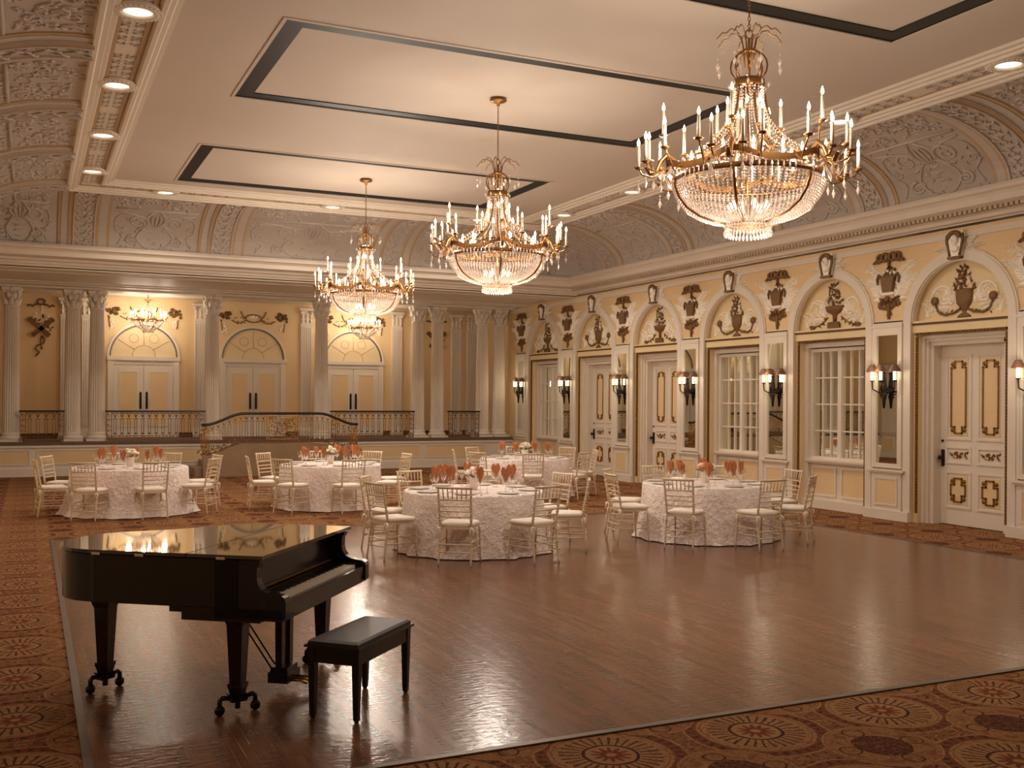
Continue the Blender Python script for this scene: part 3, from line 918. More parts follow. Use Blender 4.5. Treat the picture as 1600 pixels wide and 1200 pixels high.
for i, x in enumerate((2.84, 5.81, 8.77)):
    nd += 1; g = group_empty('door_%d' % nd, (x, BY, 0))
    cached('door_casing', 'bdc', b_bd_casing, WHT, g); cached('arch_line', 'bdl', b_bd_line, plain('grey_arch_line', (112, 92, 76), .5) if i == 0 else None, g)
    fn = cached('fanlight_panel', 'bdf', b_bd_fan, TYM, g); cached('fanlight_ribs', 'bdr', b_bd_rays, FANR, fn)
    for s_ in (-1, 1):
        lf = cached('door_leaf', 'bdleaf', b_bd_leaf, [WHT, YEL], g, (s_ * .39, 0, 0))
        cached('door_handle', 'bdh%d' % s_, lambda: b_bd_hnd(-s_), DIRON, lf)

# ---------------------------------------------------------------- relief ornaments
def stretch(b, k):
    b.v = [(p[0] * k, p[1], p[2]) for p in b.v]
def blob(b, x, z, r, y=-.01): b.ell((x, y, z), r, r * .7, r, n=6, k=4)
def acanthus(b, x, z, ang, ln, seed=0):
    """spray of carved leaves along a curved stem"""
    rnd = random.Random(seed); n = 9; px, pz, a = x, z, ang
    bend = .10 if math.cos(ang) < 0 else -.10
    for k in range(n):
        st = ln / n; f = 1 - k / (n + 3)
        for s_ in (-1, 1): b.leaf(px, pz, a + s_ * rnd.uniform(.6, 1.0), ln * .32 * f, ln * .10 * f + .012, 0, .03)
        px += st * math.cos(a); pz += st * math.sin(a); a += bend
    b.leaf(px, pz, a, ln * .22, .04, 0, .03)
def basket():
    br, wh = MB(), MB(); rnd = random.Random(4)
    for s_ in (-1, 1):   # ribbon bow
        for (r0, cx) in ((.062, .075), (.05, .17)):
            br.tube([(s_ * (cx + r0 * math.cos(t)), -.03, 4.38 + r0 * math.sin(t)) for t in [k * PI / 5 for k in range(10)]], .026, 6, None, True)
        br.tube([(s_ * .12, -.03, 4.33), (s_ * .2, -.03, 4.30), (s_ * .25, -.03, 4.33), (s_ * .29, -.03, 4.29)], .024, 5)
    blob(br, 0, 4.38, .05)
    br.tube([(0, -.02, 4.36), (0, -.02, 4.22)], .024, 5)
    for k in range(5): br.leaf(0, 4.22, R(-150 + k * 30), .09, .05, 0, .03)
    for k in range(18): (br if k % 3 else wh).leaf(rnd.uniform(-.08, .08), 4.02, R(25 + k * 7.5), rnd.uniform(.10, .19), .055, 0, .04)
    for k in range(14): blob(wh if k % 3 == 0 else br, rnd.uniform(-.13, .13), rnd.uniform(4.04, 4.18), .034)
    br.prism([(-.085, 3.79), (.085, 3.79), (.13, 4.04), (-.13, 4.04)], -.07, 0, 'y')
    for k in range(9): blob(br, -.14 + k * .035, 4.04, .024, -.05)
    for s_ in (-1, 1): br.tube([(s_ * .13, -.05, 4.04), (s_ * .18, -.04, 4.09), (s_ * .21, -.04, 4.02), (s_ * .2, -.04, 3.93)], [.03, .026, .024, .014], 5)
    wh.box(-.12, .12, -.05, 0, 3.745, 3.79)
    for k in range(16): br.leaf(rnd.uniform(-.05, .05), 3.66, R(-205 + k * 15), .16 + .04 * (k % 2), .085, 0, .045)
    for k in range(16): blob(br, rnd.uniform(-.19, .19), rnd.uniform(3.53, 3.68), .042)
    br.tube([(0, -.02, 3.6), (0, -.02, 3.34)], [.036, .02], 5)
    for a_ in (-75, -105, -60, -120): br.leaf(0, 3.5, R(a_), .13, .045)
    stretch(br, 1.15)
    for s_ in (-1, 1):
        for k, (x, z, a_, l) in enumerate(((.17, 3.66, 62, .62), (.24, 3.82, 50, .5), (.2, 3.74, 80, .5), (.22, 4.0, 58, .48), (.2, 3.62, 30, .18), (.26, 3.9, 35, .36), (.2, 3.9, 88, .4))):
            acanthus(wh, s_ * x, z, R(a_) if s_ > 0 else PI - R(a_), l, k)
    return br, wh
def urn(kind):
    br, wh = MB(), MB(); rnd = random.Random(8 + kind)
    if kind == 0:    # slender urn with two candle arms
        br.lathe([(.03, 3.28), (.11, 3.28), (.10, 3.31), (.03, 3.36), (.05, 3.40), (.12, 3.50), (.14, 3.66), (.13, 3.68), (.15, 3.70), (.15, 3.72), (.06, 3.73)], 12, S(1, .45, 1))
        for s_ in (-1, 1):
            br.tube([(s_ * .05, -.02, 3.42), (s_ * .16, -.02, 3.36), (s_ * .3, -.02, 3.34), (s_ * .4, -.02, 3.40), (s_ * .44, -.02, 3.5)], .018, 6)
            br.ell((s_ * .45, -.03, 3.57), .065, .04, .07, n=8, k=6)
            for k in range(7): br.leaf(s_ * (.12 + .045 * k), 3.36 + .02 * math.sin(k), rnd.uniform(0, 6.28), .06, .03)
    else:            # wide tazza on a pedestal with garland
        br.box(-.12, .12, -.05, 0, 3.28, 3.36); br.box(-.10, .10, -.06, 0, 3.36, 3.39)
        br.lathe([(.04, 3.39), (.05, 3.5), (.07, 3.53), (.17, 3.58), (.20, 3.66), (.19, 3.68), (.06, 3.69)], 12, S(1, .4, 1))
        for s_ in (-1, 1):
            for k in range(12):
                f = k / 11; br.leaf(s_ * (.16 + .32 * f), 3.46 - .14 * f - .05 * math.sin(f * PI), rnd.uniform(0, 6.28), .07, .035)
            br.tube([(s_ * (.14 + .34 * f / 8), -.01, 3.48 - .15 * f / 8 - .05 * math.sin(f / 8 * PI)) for f in range(9)], .012, 5)
            for k in range(4): blob(br, s_ * (.45 + .02 * k), 3.30 + .03 * (k % 2), .028)
    for k in range(34):
        z = 3.70 + k * .0105; sp = .17 * (1 - k / 44)
        x = rnd.uniform(-sp, sp)
        (br if k % 3 else wh).leaf(x, z, R(90) + rnd.uniform(-1.3, 1.3), .11, .055, 0, .035)
        if k % 2: blob(br if k % 4 else wh, rnd.uniform(-sp, sp), z, .03)
    br.leaf(0, 4.03, R(90), .10, .05); stretch(br, 1.22)
    for s_ in (-1, 1):
        wh.tube([(s_ * (.40 + .22 * math.cos(t) * (1 - t / 9)), -.005, 3.62 + .22 * math.sin(t) * (1 - t / 9)) for t in [k * .45 for k in range(16)]], .016, 5)
        acanthus(wh, s_ * .22, 3.50, R(62) if s_ > 0 else PI - R(62), .42, 3)
        acanthus(wh, s_ * .50, 3.36, R(70) if s_ > 0 else PI - R(70), .32, 4)
        acanthus(wh, s_ * .62, 3.42, R(120) if s_ > 0 else PI - R(120), .25, 5)
        acanthus(wh, s_ * .34, 3.55, R(95) if s_ > 0 else PI - R(95), .34, 6); acanthus(wh, s_ * .3, 3.4, R(25) if s_ > 0 else PI - R(25), .34, 7)
        acanthus(wh, s_ * .68, 3.32, R(80) if s_ > 0 else PI - R(80), .3, 8)
    return br, wh
def keystone():
    br, wh = MB(), MB()
    wh.prism([(-.075, 4.20), (.075, 4.20), (.115, 4.60), (-.115, 4.60)], -.09, 0, 'y')
    wh.ell((0, -.10, 4.46), .06, .05, .085, n=10, k=7); wh.ell((0, -.09, 4.33), .07, .04, .06)
    wh.ell((0, -.155, 4.45), .012, .02, .02, n=6, k=4)
    for k in range(11):
        a = PI * k / 10; br.ell((.075 * math.cos(a), -.11, 4.52 + .06 * math.sin(a)), .035, .035, .035, n=6, k=4)
    for s_ in (-1, 1):
        br.tube([(s_ * .1, -.09, 4.55), (s_ * .115, -.09, 4.45), (s_ * .09, -.09, 4.32), (s_ * .07, -.09, 4.22)], [.03, .022, .018, .02], 6)
        for k, (z, a) in enumerate(((4.22, 60), (4.3, 40), (4.36, 65), (4.26, 15), (4.42, 50), (4.34, 85))):
            acanthus(wh, s_ * .12, z, R(a) if s_ > 0 else PI - R(a), .22, k)
    br.box(-.09, .09, -.12, 0, 4.17, 4.21); stretch(br, 1.3)
    wh.v = [(p[0] * 1.3, p[1], p[2]) for p in wh.v]
    return br, wh
def orn_thing(name, cat, fn, mats, loc, rz, label, group, store={}):
    if name not in store:
        t = thing(name, label, cat, loc, rz, group)
        br, wh = fn(); br.build('bronzed_relief', mats[0], t); wh.build('white_foliage', mats[1], t)
        store[name] = t; return t
    return dup(store[name], loc, rz, label)
bayname = {25.605: 'the farthest window', 22.775: 'the farthest gilded door', 19.945: 'the middle gilded door', 17.115: 'the farther mirrored window', 14.285: 'the nearest mirrored window', 11.455: 'the nearest gilded door'}
for i, y in enumerate(BAY[:6]):
    y = round(y, 3); k = 1 - (i % 2)
    nm = 'urn_relief' if k == 0 else 'flower_tazza_relief'
    kind_txt = 'bronzed urn with two candle arms' if k == 0 else 'bronzed flower bowl with garlands'
    orn_thing(nm, 'wall ornament', lambda: urn(k), (BRN, FOL), (WX + .12, y, 0), -PI / 2, kind_txt + ' in arch over ' + bayname[y], 'tympanum reliefs on the right wall')
    orn_thing('keystone_mask', 'wall ornament', keystone, (BRN, FOL), (WX - .01, y, 0), -PI / 2, 'carved head keystone above ' + bayname[y], 'keystone heads over the arches')
PN = ['in the far corner by the stage', 'right of the farthest window', 'between the two far gilded doors', 'right of the middle gilded door', 'between the two mirrored windows', 'left of the nearest gilded door', 'at the right edge of the view']
for i, y in enumerate(PIL[:7]):
    orn_thing('flower_basket_relief', 'wall ornament', basket, (BRN, FOL), (WX, y, 0), -PI / 2, 'bronzed bow and flower basket relief ' + PN[i], 'basket reliefs on the right wall')

# over the stage doors: swags
def swag():
    br, wh = MB(), MB(); rnd = random.Random(12)
    for s_ in (-1, 1):
        for k in range(16): br.leaf(s_ * rnd.uniform(.68, .95), rnd.uniform(4.16, 4.4), rnd.uniform(0, 6.28), .11, .06, 0, .04)
        for k in range(10): blob(br, s_ * rnd.uniform(.66, .98), 4.16 + rnd.uniform(0, .24), .045)
        for k in range(12): wh.leaf(s_ * rnd.uniform(.76, .86), rnd.uniform(3.84, 4.12), R(-90) + rnd.uniform(-.6, .6), .08, .05, 0, .03)
        br.tube([(s_ * .9, -.02, 4.1), (s_ * .87, -.02, 3.85)], .012, 5)
        br.tube([(s_ * (.62 - .4 * k / 8), -.02, 4.16 - .08 * math.sin(k / 8 * PI)) for k in range(9)], .014, 5)
        br.tube([(s_ * .36, -.02, 4.42), (s_ * .30, -.02, 4.28), (s_ * .2, -.02, 4.2)], .016, 5)
        for k in range(8): br.leaf(s_ * rnd.uniform(.2, .6), rnd.uniform(4.06, 4.25), rnd.uniform(0, 6.28), .08, .03)
    br.tube([(.22 * math.cos(t), -.02, 4.22 + .11 * math.sin(t)) for t in [k * PI / 8 for k in range(16)]], .016, 5, closed=True)
    wh.leaf(0, 4.2, PI / 2, .16, .1); wh.leaf(-.05, 4.2, PI / 2 + .6, .13, .06); wh.leaf(.05, 4.2, PI / 2 - .6, .13, .06)
    return br, wh
for x, t_ in ((2.84, 'left'), (5.81, 'middle'), (8.77, 'right')):
    orn_thing('swag_relief', 'wall ornament', swag, (BRN, FOL), (x, BY, 0), 0, 'bronzed garland swag on yellow wall above the %s double door' % t_, 'swags over the stage doors')
def trophy():
    br, wh = MB(), MB(); rnd = random.Random(14)
    br.tube([(.09 * math.cos(t), -.02, 4.45 + .07 * math.sin(t)) for t in [k * PI / 6 for k in range(12)]], .022, 6, closed=True)
    for s_ in (-1, 1): br.tube([(s_ * .05, -.02, 4.37), (s_ * .14, -.02, 4.38), (s_ * .2, -.02, 4.32), (s_ * .28, -.02, 4.37), (s_ * .33, -.02, 4.33)], .022, 5)
    wh.tube([(0, -.02, 4.36), (.02, -.02, 4.25), (-.01, -.02, 4.12)], .012, 5)
    for k in range(14): (wh if k % 2 else br).leaf(rnd.uniform(-.14, .14), rnd.uniform(3.85, 4.1), rnd.uniform(0, 6.28), .14, .06, 0, .04)
    for s_ in (-1, 1):
        m = T(0, -.03, 3.74) @ RY(s_ * R(48)); br.box(-.055, .055, -.03, .03, -.28, .40, m); br.box(-.065, .065, -.035, .035, .33, .37, m)
    br.tube([(.0, -.02, 3.55), (.1, -.02, 3.45), (.05, -.02, 3.34), (-.08, -.02, 3.3), (-.14, -.02, 3.2), (-.03, -.02, 3.12), (-.12, -.02, 3.02)], .022, 5)
    br.tube([(.0, -.02, 3.55), (.0, -.02, 3.3), (.03, -.02, 3.2)], .02, 5)
    for k in range(6): br.leaf(.2 + rnd.uniform(-.06, .06), 3.75 + rnd.uniform(-.1, .1), rnd.uniform(0, 6.28), .1, .05)
    return br, wh
for x, t_ in ((.27, 'left end'), (11.42, 'right end, between columns')):
    orn_thing('trophy_relief', 'wall ornament', trophy, (BRN, FOL), (x, BY, 0), 0, 'bronzed crossed quivers and ribbon trophy on yellow stage wall, %s' % t_, 'quiver trophies on the stage wall')

# ---------------------------------------------------------------- mirrors and sconces on the right wall
SN = PN
mp_ = sp_ = None
for i, y in enumerate(PIL[:7]):
    if mp_ is None:
        mp_ = thing('wall_mirror', 'tall narrow white-framed wall mirror ' + SN[i], 'mirror', (WX, y, 0), -PI / 2, 'tall pier mirrors on the right wall')
        b = MB(); b.box(-.235, .235, -.032, -.022, .93, 3.07); b.build('mirror_glass', MIRR, mp_)
        b = MB(); frame(b, -.272, .272, .893, 3.107, .038, -.058, -.022); b.build('frame', WHT, mp_)
    else: dup(mp_, (WX, y, 0), -PI / 2, 'tall narrow white-framed wall mirror ' + SN[i])
    if sp_ is None:
        sp_ = thing('wall_sconce', 'bronze three-light sconce with brown shades ' + SN[i], 'wall light', (WX, y, 0), -PI / 2, 'three-light sconces on the mirrors')
        b = MB()
        b.lathe([(.0001, 1.84), (.02, 1.86), (.03, 1.98), (.045, 2.05), (.03, 2.1), (.06, 2.16), (.045, 2.24), (.03, 2.4), (.04, 2.44), (.0001, 2.46)], 10, T(0, -.11, 0))
        b.lathe([(.0001, 0), (.05, 0), (.05, .04), (.0001, .08)], 10, T(0, -.022, 2.15) @ RX(PI / 2))
        for k in range(10):
            a = 2 * PI * k / 10; b.tube([(0, -.11, 2.13), (.06 * math.cos(a), -.13, 2.13 + .07 * math.sin(a)), (.12 * math.cos(a + .3), -.12, 2.11 + .11 * math.sin(a + .3))], [.018, .016, .004], 5)
        b.build('backplate', DIRON, sp_)
        for k, (x, yy) in enumerate(((-.25, -.13), (0, -.19), (.25, -.13))):
            b = MB(); z0 = 2.30
            b.tube([(0, -.11, 2.14), (x * .5, -.11 + (yy + .11) * .4, 2.12), (x * .95, -.11 + (yy + .11) * .9, 2.17), (x, yy, z0)], .013, 6)
            b.lathe([(.0001, z0), (.03, z0), (.035, z0 + .02), (.0001, z0 + .02)], 10, T(x, yy, 0)); am = b.build('arm', DIRON, sp_)
            b = MB(); b.lathe([(.0001, z0 + .02), (.024, z0 + .02), (.026, z0 + .2), (.0001, z0 + .2)], 10, T(x, yy, 0)); b.build('candle_tube', GLOW, am)
            b = MB(); b.shell([(.095, z0 + .16), (.09, z0 + .18), (.04, z0 + .28)], 14, T(x, yy, 0)); b.build('lamp_shade', SHADE, am)
    else: dup(sp_, (WX, y, 0), -PI / 2, 'bronze three-light sconce with brown shades ' + SN[i])
    ld = bpy.data.lights.new('sconce_light', 'POINT'); ld.energy = 7; ld.shadow_soft_size = .08; ld.color = (1, .84, .62)
    lo = bpy.data.objects.new('sconce_light', ld); COL.objects.link(lo); lo.location = (WX - .38, y, 2.42)

# ---------------------------------------------------------------- stage balustrades
def baluster(x, z0, z1, y=0):
    b = MB(); h = z1 - z0
    b.tube([(x - .028, y, z0 + .03), (x - .028, y, z1 - .16)], .007, 5); b.tube([(x + .028, y, z0 + .03), (x + .028, y, z1 - .16)], .007, 5)
    b.box(x - .055, x + .055, y - .008, y + .008, z1 - .18, z1 - .165)
    b.tube([(x - .05, y, z1 - .02), (x - .035, y, z1 - .08), (x, y, z1 - .14), (x + .035, y, z1 - .08), (x + .05, y, z1 - .02)], .007, 5)
    b.ell((x, y, z1 - .1), .022, .012, .03, n=6, k=4); b.ell((x, y, z0 + .06), .03, .012, .02, n=6, k=4)
    b.tube([(x, y, z1 - .15), (x, y, z1 - .03)], .006, 4)
    return b
def scroll_strip(b, x0, x1, z0, z1, y=0, rnd=None):
    """column or row of small scrolls filling a strip"""
    w, h = x1 - x0, z1 - z0
    if w > h: n = max(2, int(w / h)); cells = [(x0 + (i + .5) * w / n, z0 + h / 2, h / 2) for i in range(n)]
    else: n = max(2, int(h / w)); cells = [(x0 + w / 2, z0 + (i + .5) * h / n, w / 2) for i in range(n)]
    for i, (cx, cz, r) in enumerate(cells):
        sg = 1 if i % 2 else -1
        b.tube([(cx + r * .8 * (1 - k / 11) * math.cos(sg * k * .75), y, cz + r * .8 * (1 - k / 11) * math.sin(sg * k * .75)) for k in range(10)], .007, 4)
        b.leaf(cx - r * .6, cz, 1.0, r * 1.1, r * .5, y, .01)
def railing(x0, x1, label):
    t = thing('stage_balustrade', label, 'railing', ((x0 + x1) / 2, STY + .12, STZ), 0, 'bronze balustrades between the stage columns')
    h = (x1 - x0) / 2; Z = .77
    b = MB(); b.box(-h - .03, h + .03, -.035, .035, Z - .03, Z); b.box(-h - .03, h + .03, -.025, .025, Z - .045, Z - .03); b.build('handrail', RAILW, t)
    b = MB(); b.box(-h, h, -.012, .012, .04, .055); b.box(-h, h, -.012, .012, .13, .142); b.box(-h, h, -.012, .012, Z - .12, Z - .11) if False else None
    for xx in (-h, -h + .12, h - .12, h): b.box(xx - .008, xx + .008, -.01, .01, 0, Z - .03)
    b.build('rail_frame', RAILB, t)
    b = MB(); scroll_strip(b, -h, -h + .12, .05, Z - .05); scroll_strip(b, h - .12, h, .05, Z - .05); scroll_strip(b, -h, h, .05, .135)
    scroll_strip(b, -h + .12, h - .12, Z - .10, Z - .04)
    b.build('scrollwork', RAILB, t)
    n = max(3, int(round((2 * h - .3) / .165)))
    for i in range(n):
        x = -h + .12 + (2 * h - .24) * (i + .5) / n
        baluster(x, .13, Z - .04).build('baluster', RAILB, t)
    return t
railing(-.2, .76, 'short bronze balustrade with dark rail, leftmost, below the quiver ornament')
railing(1.75, 4.12, 'long bronze balustrade in front of the left double door')
railing(7.5, 9.88, 'long bronze balustrade in front of the right double door')
railing(10.95, 11.9, 'short bronze balustrade at the right end of the stage')

# landing with curved stair rail
LY = 25.95
def ztop(x):   # landing profile, x relative to centre 5.8
    a = abs(x)
    if a < .95: return 0.
    if a > 1.9: return -.28
    f = (a - .95) / .95; return -.28 * (3 * f * f - 2 * f ** 3)
g = MB()
xs = [-1.95 + 3.9 * i / 30 for i in range(31)]
g.prism([(x, .80 + (ztop(x) * 1.0)) for x in xs] + [(1.95, 0), (-1.95, 0)], LY, LY + .14, 'y', T(5.8, 0, 0))
g.box(5.8 - 1.0, 5.8 + 1.0, LY + .14, STY - .08, 0, .78)
for k in range(4):
    for s_ in (-1, 1):
        x0 = 5.8 + s_ * (1.0 + .28 * k); x1 = x0 + s_ * .28
        g.box(min(x0, x1), max(x0, x1), LY + .14, STY - .08, 0, .66 - .15 * k)
g.build('wall_landing', MARB, kind='structure')
t = thing('landing_balustrade', 'gilded bow-shaped balustrade with dark rail on the central stair landing', 'railing', (5.8, LY + .07, .80))
Z = .76
b = MB()
pr = [(x, 0, Z + ztop(x)) for x in [-1.97 + 3.94 * i / 40 for i in range(41)]]
b.tube(pr, .034, 8); b.build('handrail', RAILW, t)
b = MB()
b.tube([(x, 0, .03 + ztop(x)) for x in xs], .012, 5); b.tube([(x, 0, .11 + ztop(x)) for x in xs], .008, 5)
for x in xs[::1]: b.leaf(x, .03 + ztop(x), R(40), .1, .05, -.005, .015)
b.build('bottom_rail', RAILB, t)
for i in range(26):
    x = -1.72 + 3.44 * i / 25
    if abs(x) < .42: continue
    baluster(x, .08 + ztop(x), Z - .02 + ztop(x)).build('baluster', RAILG if abs(x) > .9 or x > 0 else RAILB, t)
b = MB(); frame(b, -.40, .40, .1, .70, .02, -.012, .012); b.box(-.34, -.33, -.01, .01, .1, .7); b.box(.33, .34, -.01, .01, .1, .7)
b.tube([(.13 * math.cos(a), -.005, .40 + .16 * math.sin(a)) for a in [k * PI / 10 for k in range(20)]], .012, 5, closed=True)
rnd = random.Random(21)
for k in range(130):
    b.leaf(rnd.uniform(-.36, .36), rnd.uniform(.12, .68), rnd.uniform(0, 6.28), rnd.uniform(.05, .1), .03, rnd.uniform(-.006, .006), .012)
for k in range(26):
    cx, cz, r = rnd.uniform(-.3, .3), rnd.uniform(.17, .63), rnd.uniform(.03, .06); sg = rnd.choice((-1, 1))
    b.tube([(cx + r * (1 - q / 10) * math.cos(sg * q * .8), 0, cz + r * (1 - q / 10) * math.sin(sg * q * .8)) for q in range(9)], .007, 4)
b.build('gilded_panel', RAILG, t)
for s_ in (-1, 1):
    b = MB()
    for k in range(4): b.tube([(s_ * (1.80 + .05 * k), 0, -.28), (s_ * (1.80 + .05 * k), 0, Z - .30)], .012, 5)
    scroll_strip(b, s_ * 1.9 - .1, s_ * 1.9 + .1, -.28, Z - .3, -.01)
    scroll_strip(b, s_ * 1.9 - .06, s_ * 1.9 + .14, -.2, Z - .3, .01)
    b.tube([(s_ * (1.95 + .12 * math.cos(a) * (1 - a / 9)), 0, -.22 + .12 * math.sin(a) * (1 - a / 9)) for a in [k * .5 for k in range(14)]], .02, 6)
    for k in range(18): b.leaf(s_ * 1.9 + rnd.uniform(-.1, .1), rnd.uniform(-.25, .4), rnd.uniform(0, 6.28), .09, .04)
    b.build('newel_scroll', RAILG, t)

# ---------------------------------------------------------------- chandeliers
def chandelier(full=True):
    r = thing('crystal_chandelier', '', 'chandelier')
    Zo = CZ
    b = MB(); b.lathe([(.0001, 0), (.11, 0), (.12, -.015), (.10, -.03), (.03, -.045), (.02, -.09), (.0001, -.1)], 20); b.build('ceiling_rose', BRASS, r)
    b = MB()
    z = -.09; k = 0
    while z > -.82:
        m = T(0, 0, z) @ RZ(PI / 2 * (k % 2))
        b.tube([(.011 * math.cos(a), 0, -.02 + .022 * math.sin(a)) for a in [q * PI / 4 for q in range(8)]], .004, 4, m, True); z -= .034; k += 1
    b.build('chain', BRASS, r)
    b = MB(); b.tube([(.035 * math.cos(a), 0, -.86 + .04 * math.sin(a)) for a in [q * PI / 6 for q in range(12)]], .007, 5, None, True)
    b.tube([(0, 0, -.9), (0, 0, -2.5)], .012, 6); b.lathe([(.06, -1.0), (.065, -1.02), (.06, -1.03)], 16)
    b.build('central_stem', BRASS, r)
    # crown of arched fronds
    b = MB(); c = MB()
    for i in range(8):
        m = RZ(2 * PI * i / 8)
        P = [(.04, -1.15), (.05, -1.0), (.07, -.90), (.12, -.83), (.17, -.82), (.21, -.86), (.25, -.86), (.30, -.92)]
        b.tube([(x, 0, zz) for x, zz in P], .006, 5, m)
        for j in range(14):
            x = .10 + .0145 * j; zt = -.86 - .03 * (j / 13); ln = 1 + int(5 * (j / 13))
            for q in range(ln): c.octa((x, 0, zt - .02 - q * .026), .003, .007, m)
        c.octa((.29, 0, -1.17), .018, .045, m); c.octa((.29, 0, -1.10), .008, .014, m)
    b.build('crown', BRASS, r)
    b = MB()
    for i in range(8):
        m = RZ(2 * PI * (i + .5) / 8)
        b.tube([(.05 + .10 * math.sin(a) * 1.1, 0, -1.15 + .13 * math.cos(a)) for a in [q * PI / 8 for q in range(9)]], .008, 5, m)
        c.octa((.17, 0, -1.32), .014, .03, m); c.octa((.12, 0, -1.12), .012, .03, m); c.octa((.10, 0, -1.17), .012, .03, m)
    b.build('crown_loops', BRASS, r)
    b = MB(); b.shell([(.135, -1.34), (.145, -1.32), (.14, -1.27), (.135, -1.34)], 28); b.build('upper_ring', BRASS, r)
    for i in range(24):
        m = RZ(2 * PI * i / 24)
        for q in range(5): c.octa((.145, 0, -1.36 - q * .026), .009, .013, m)
    c.build('crown_crystals', CRY, r, kind='stuff')
    # tent ribs
    b = MB()
    for i in range(6):
        m = RZ(2 * PI * (i + .5) / 6)
        b.tube([(.13, 0, -1.33), (.15, 0, -1.5), (.20, 0, -1.68), (.32, 0, -1.86), (.5, 0, -1.98), (.68, 0, -2.03)], .012, 5, m)
    b.build('tent_rib', BRASS, r)
    c = MB()
    for i in range(30):
        m = RZ(2 * PI * i / 30)
        for q in range(26):
            f = q / 25; x = .13 + .52 * f ** 2.2; zz = -1.36 - .66 * f ** .9
            c.octa((x, 0, zz), .0075, .011, m)
    c.build('tent_bead_strands', CRY, r, kind='stuff')
    # scalloped main ring
    b = MB(); n = 96
    vs = []; fs = []
    for i in range(n):
        a = 2 * PI * i / n; w = .5 + .5 * math.cos(6 * a)
        rr = .70 + .04 * w; zz = -2.08 + .07 * w ** 2
        for (dr, dz) in ((0, 0), (0, -.055), (-.012, -.055), (-.012, 0)): vs.append(((rr + dr) * math.cos(a), (rr + dr) * math.sin(a), zz + dz))
    for i in range(n):
        j = (i + 1) % n
        for k in range(4): fs.append((i * 4 + k, i * 4 + (k + 1) % 4, j * 4 + (k + 1) % 4, j * 4 + k))
    b.add(vs, fs, False); b.build('scalloped_ring', BRASS, r)
    b = MB(); b.shell([(.66, -2.15), (.675, -2.14), (.675, -2.185), (.66, -2.185)], 48)
    prof = [(.66, -2.17), (.655, -2.24), (.62, -2.33), (.55, -2.42), (.44, -2.49), (.32, -2.53), (.19, -2.555)]
    for i in range(6):
        m = RZ(2 * PI * (i + 0) / 6)
        b.tube([(x + .012, 0, zz) for x, zz in prof], .013, 5, m)
    b.shell([(.18, -2.54), (.19, -2.53), (.19, -2.57), (.18, -2.57)], 28)
    b.build('bowl_frame', BRASS, r)
    # bead bowl
    c = MB(); NS = 92; NB = 29
    L = [0.]
    for p, q in zip(prof[:-1], prof[1:]): L.append(L[-1] + math.hypot(p[0] - q[0], p[1] - q[1]))
    def at(f):
        d = f * L[-1]
        for k in range(len(prof) - 1):
            if d <= L[k + 1] + 1e-9:
                u = (d - L[k]) / (L[k + 1] - L[k]); return (prof[k][0] + u * (prof[k + 1][0] - prof[k][0]), prof[k][1] + u * (prof[k + 1][1] - prof[k][1]))
    for i in range(NS):
        m = RZ(2 * PI * i / NS)
        for q in range(NB):
            x, zz = at(q / (NB - 1)); s_ = .0165 if q < 6 else .0140
            c.octa((x, 0, zz), s_ * min(1, .30 + x), s_ * 1.0, m)
    c.build('crystal_bead_bowl', CRY, r, kind='stuff')
    c = MB()
    for i in range(84):
        m = RZ(2 * PI * i / 84); a = 2 * PI * i / 84; w = .5 + .5 * math.cos(6 * a)
        zz = -2.145 + .07 * w * w; c.octa((.70 + .03 * w, 0, zz - .03), .010, .035, m); c.octa((.69 + .03 * w, 0, zz + .008), .007, .01, m)
    for (rr, zt, n, h) in ((.20, -2.585, 40, .035), (.205, -2.64, 40, .032), (.17, -2.66, 30, .025)):
        for i in range(n): c.octa((rr, 0, zt), .012, h, RZ(2 * PI * i / n))
    c.build('crystal_fringe', CRY, r, kind='stuff')
    b = MB(); b.shell([(.21, -2.6), (.215, -2.6)], 24); b.build('bottom_ring', BRASS, r)
    # candle arms
    def arm(ang, rad, zc, zs, rs, h):
        m = RZ(ang)
        b = MB()
        b.tube([(rs, 0, zs), (rs + (rad - rs) * .45, 0, min(zs, zc) - .07), (rad - .03, 0, zc - .05), (rad, 0, zc)], .009, 5, m)
        b.lathe([(.0001, zc - .01), (.02, zc - .008), (.045, zc + .008), (.04, zc + .012), (.0001, zc + .012)], 10, m @ T(rad, 0, 0))
        a = b.build('candle_arm', BRASS, r)
        b = MB(); b.lathe([(.0001, zc + .01), (.015, zc + .01), (.0135, zc + h), (.0001, zc + h)], 8, m @ T(rad, 0, 0)); cd = b.build('candle', CANDLE, a)
        b = MB(); b.lathe([(.0001, zc + h), (.012, zc + h + .012), (.015, zc + h + .03), (.008, zc + h + .055), (.0001, zc + h + .075)], 8, m @ T(rad, 0, 0)); b.build('bulb', FLAME, a)
        return a
    pd = [None]
    def drop(x, y, z, ang=0):
        m = RZ(ang) @ Vector((x, y, z))
        if pd[0] is None:
            q = MB(); q.octa((0, 0, 0), .017, .045); q.octa((0, 0, .075), .009, .014); q.octa((0, 0, .05), .006, .01); pd[0] = q.build('pendant_drop', CRY, r, m).data
        else: link('pendant_drop', pd[0], r, m)
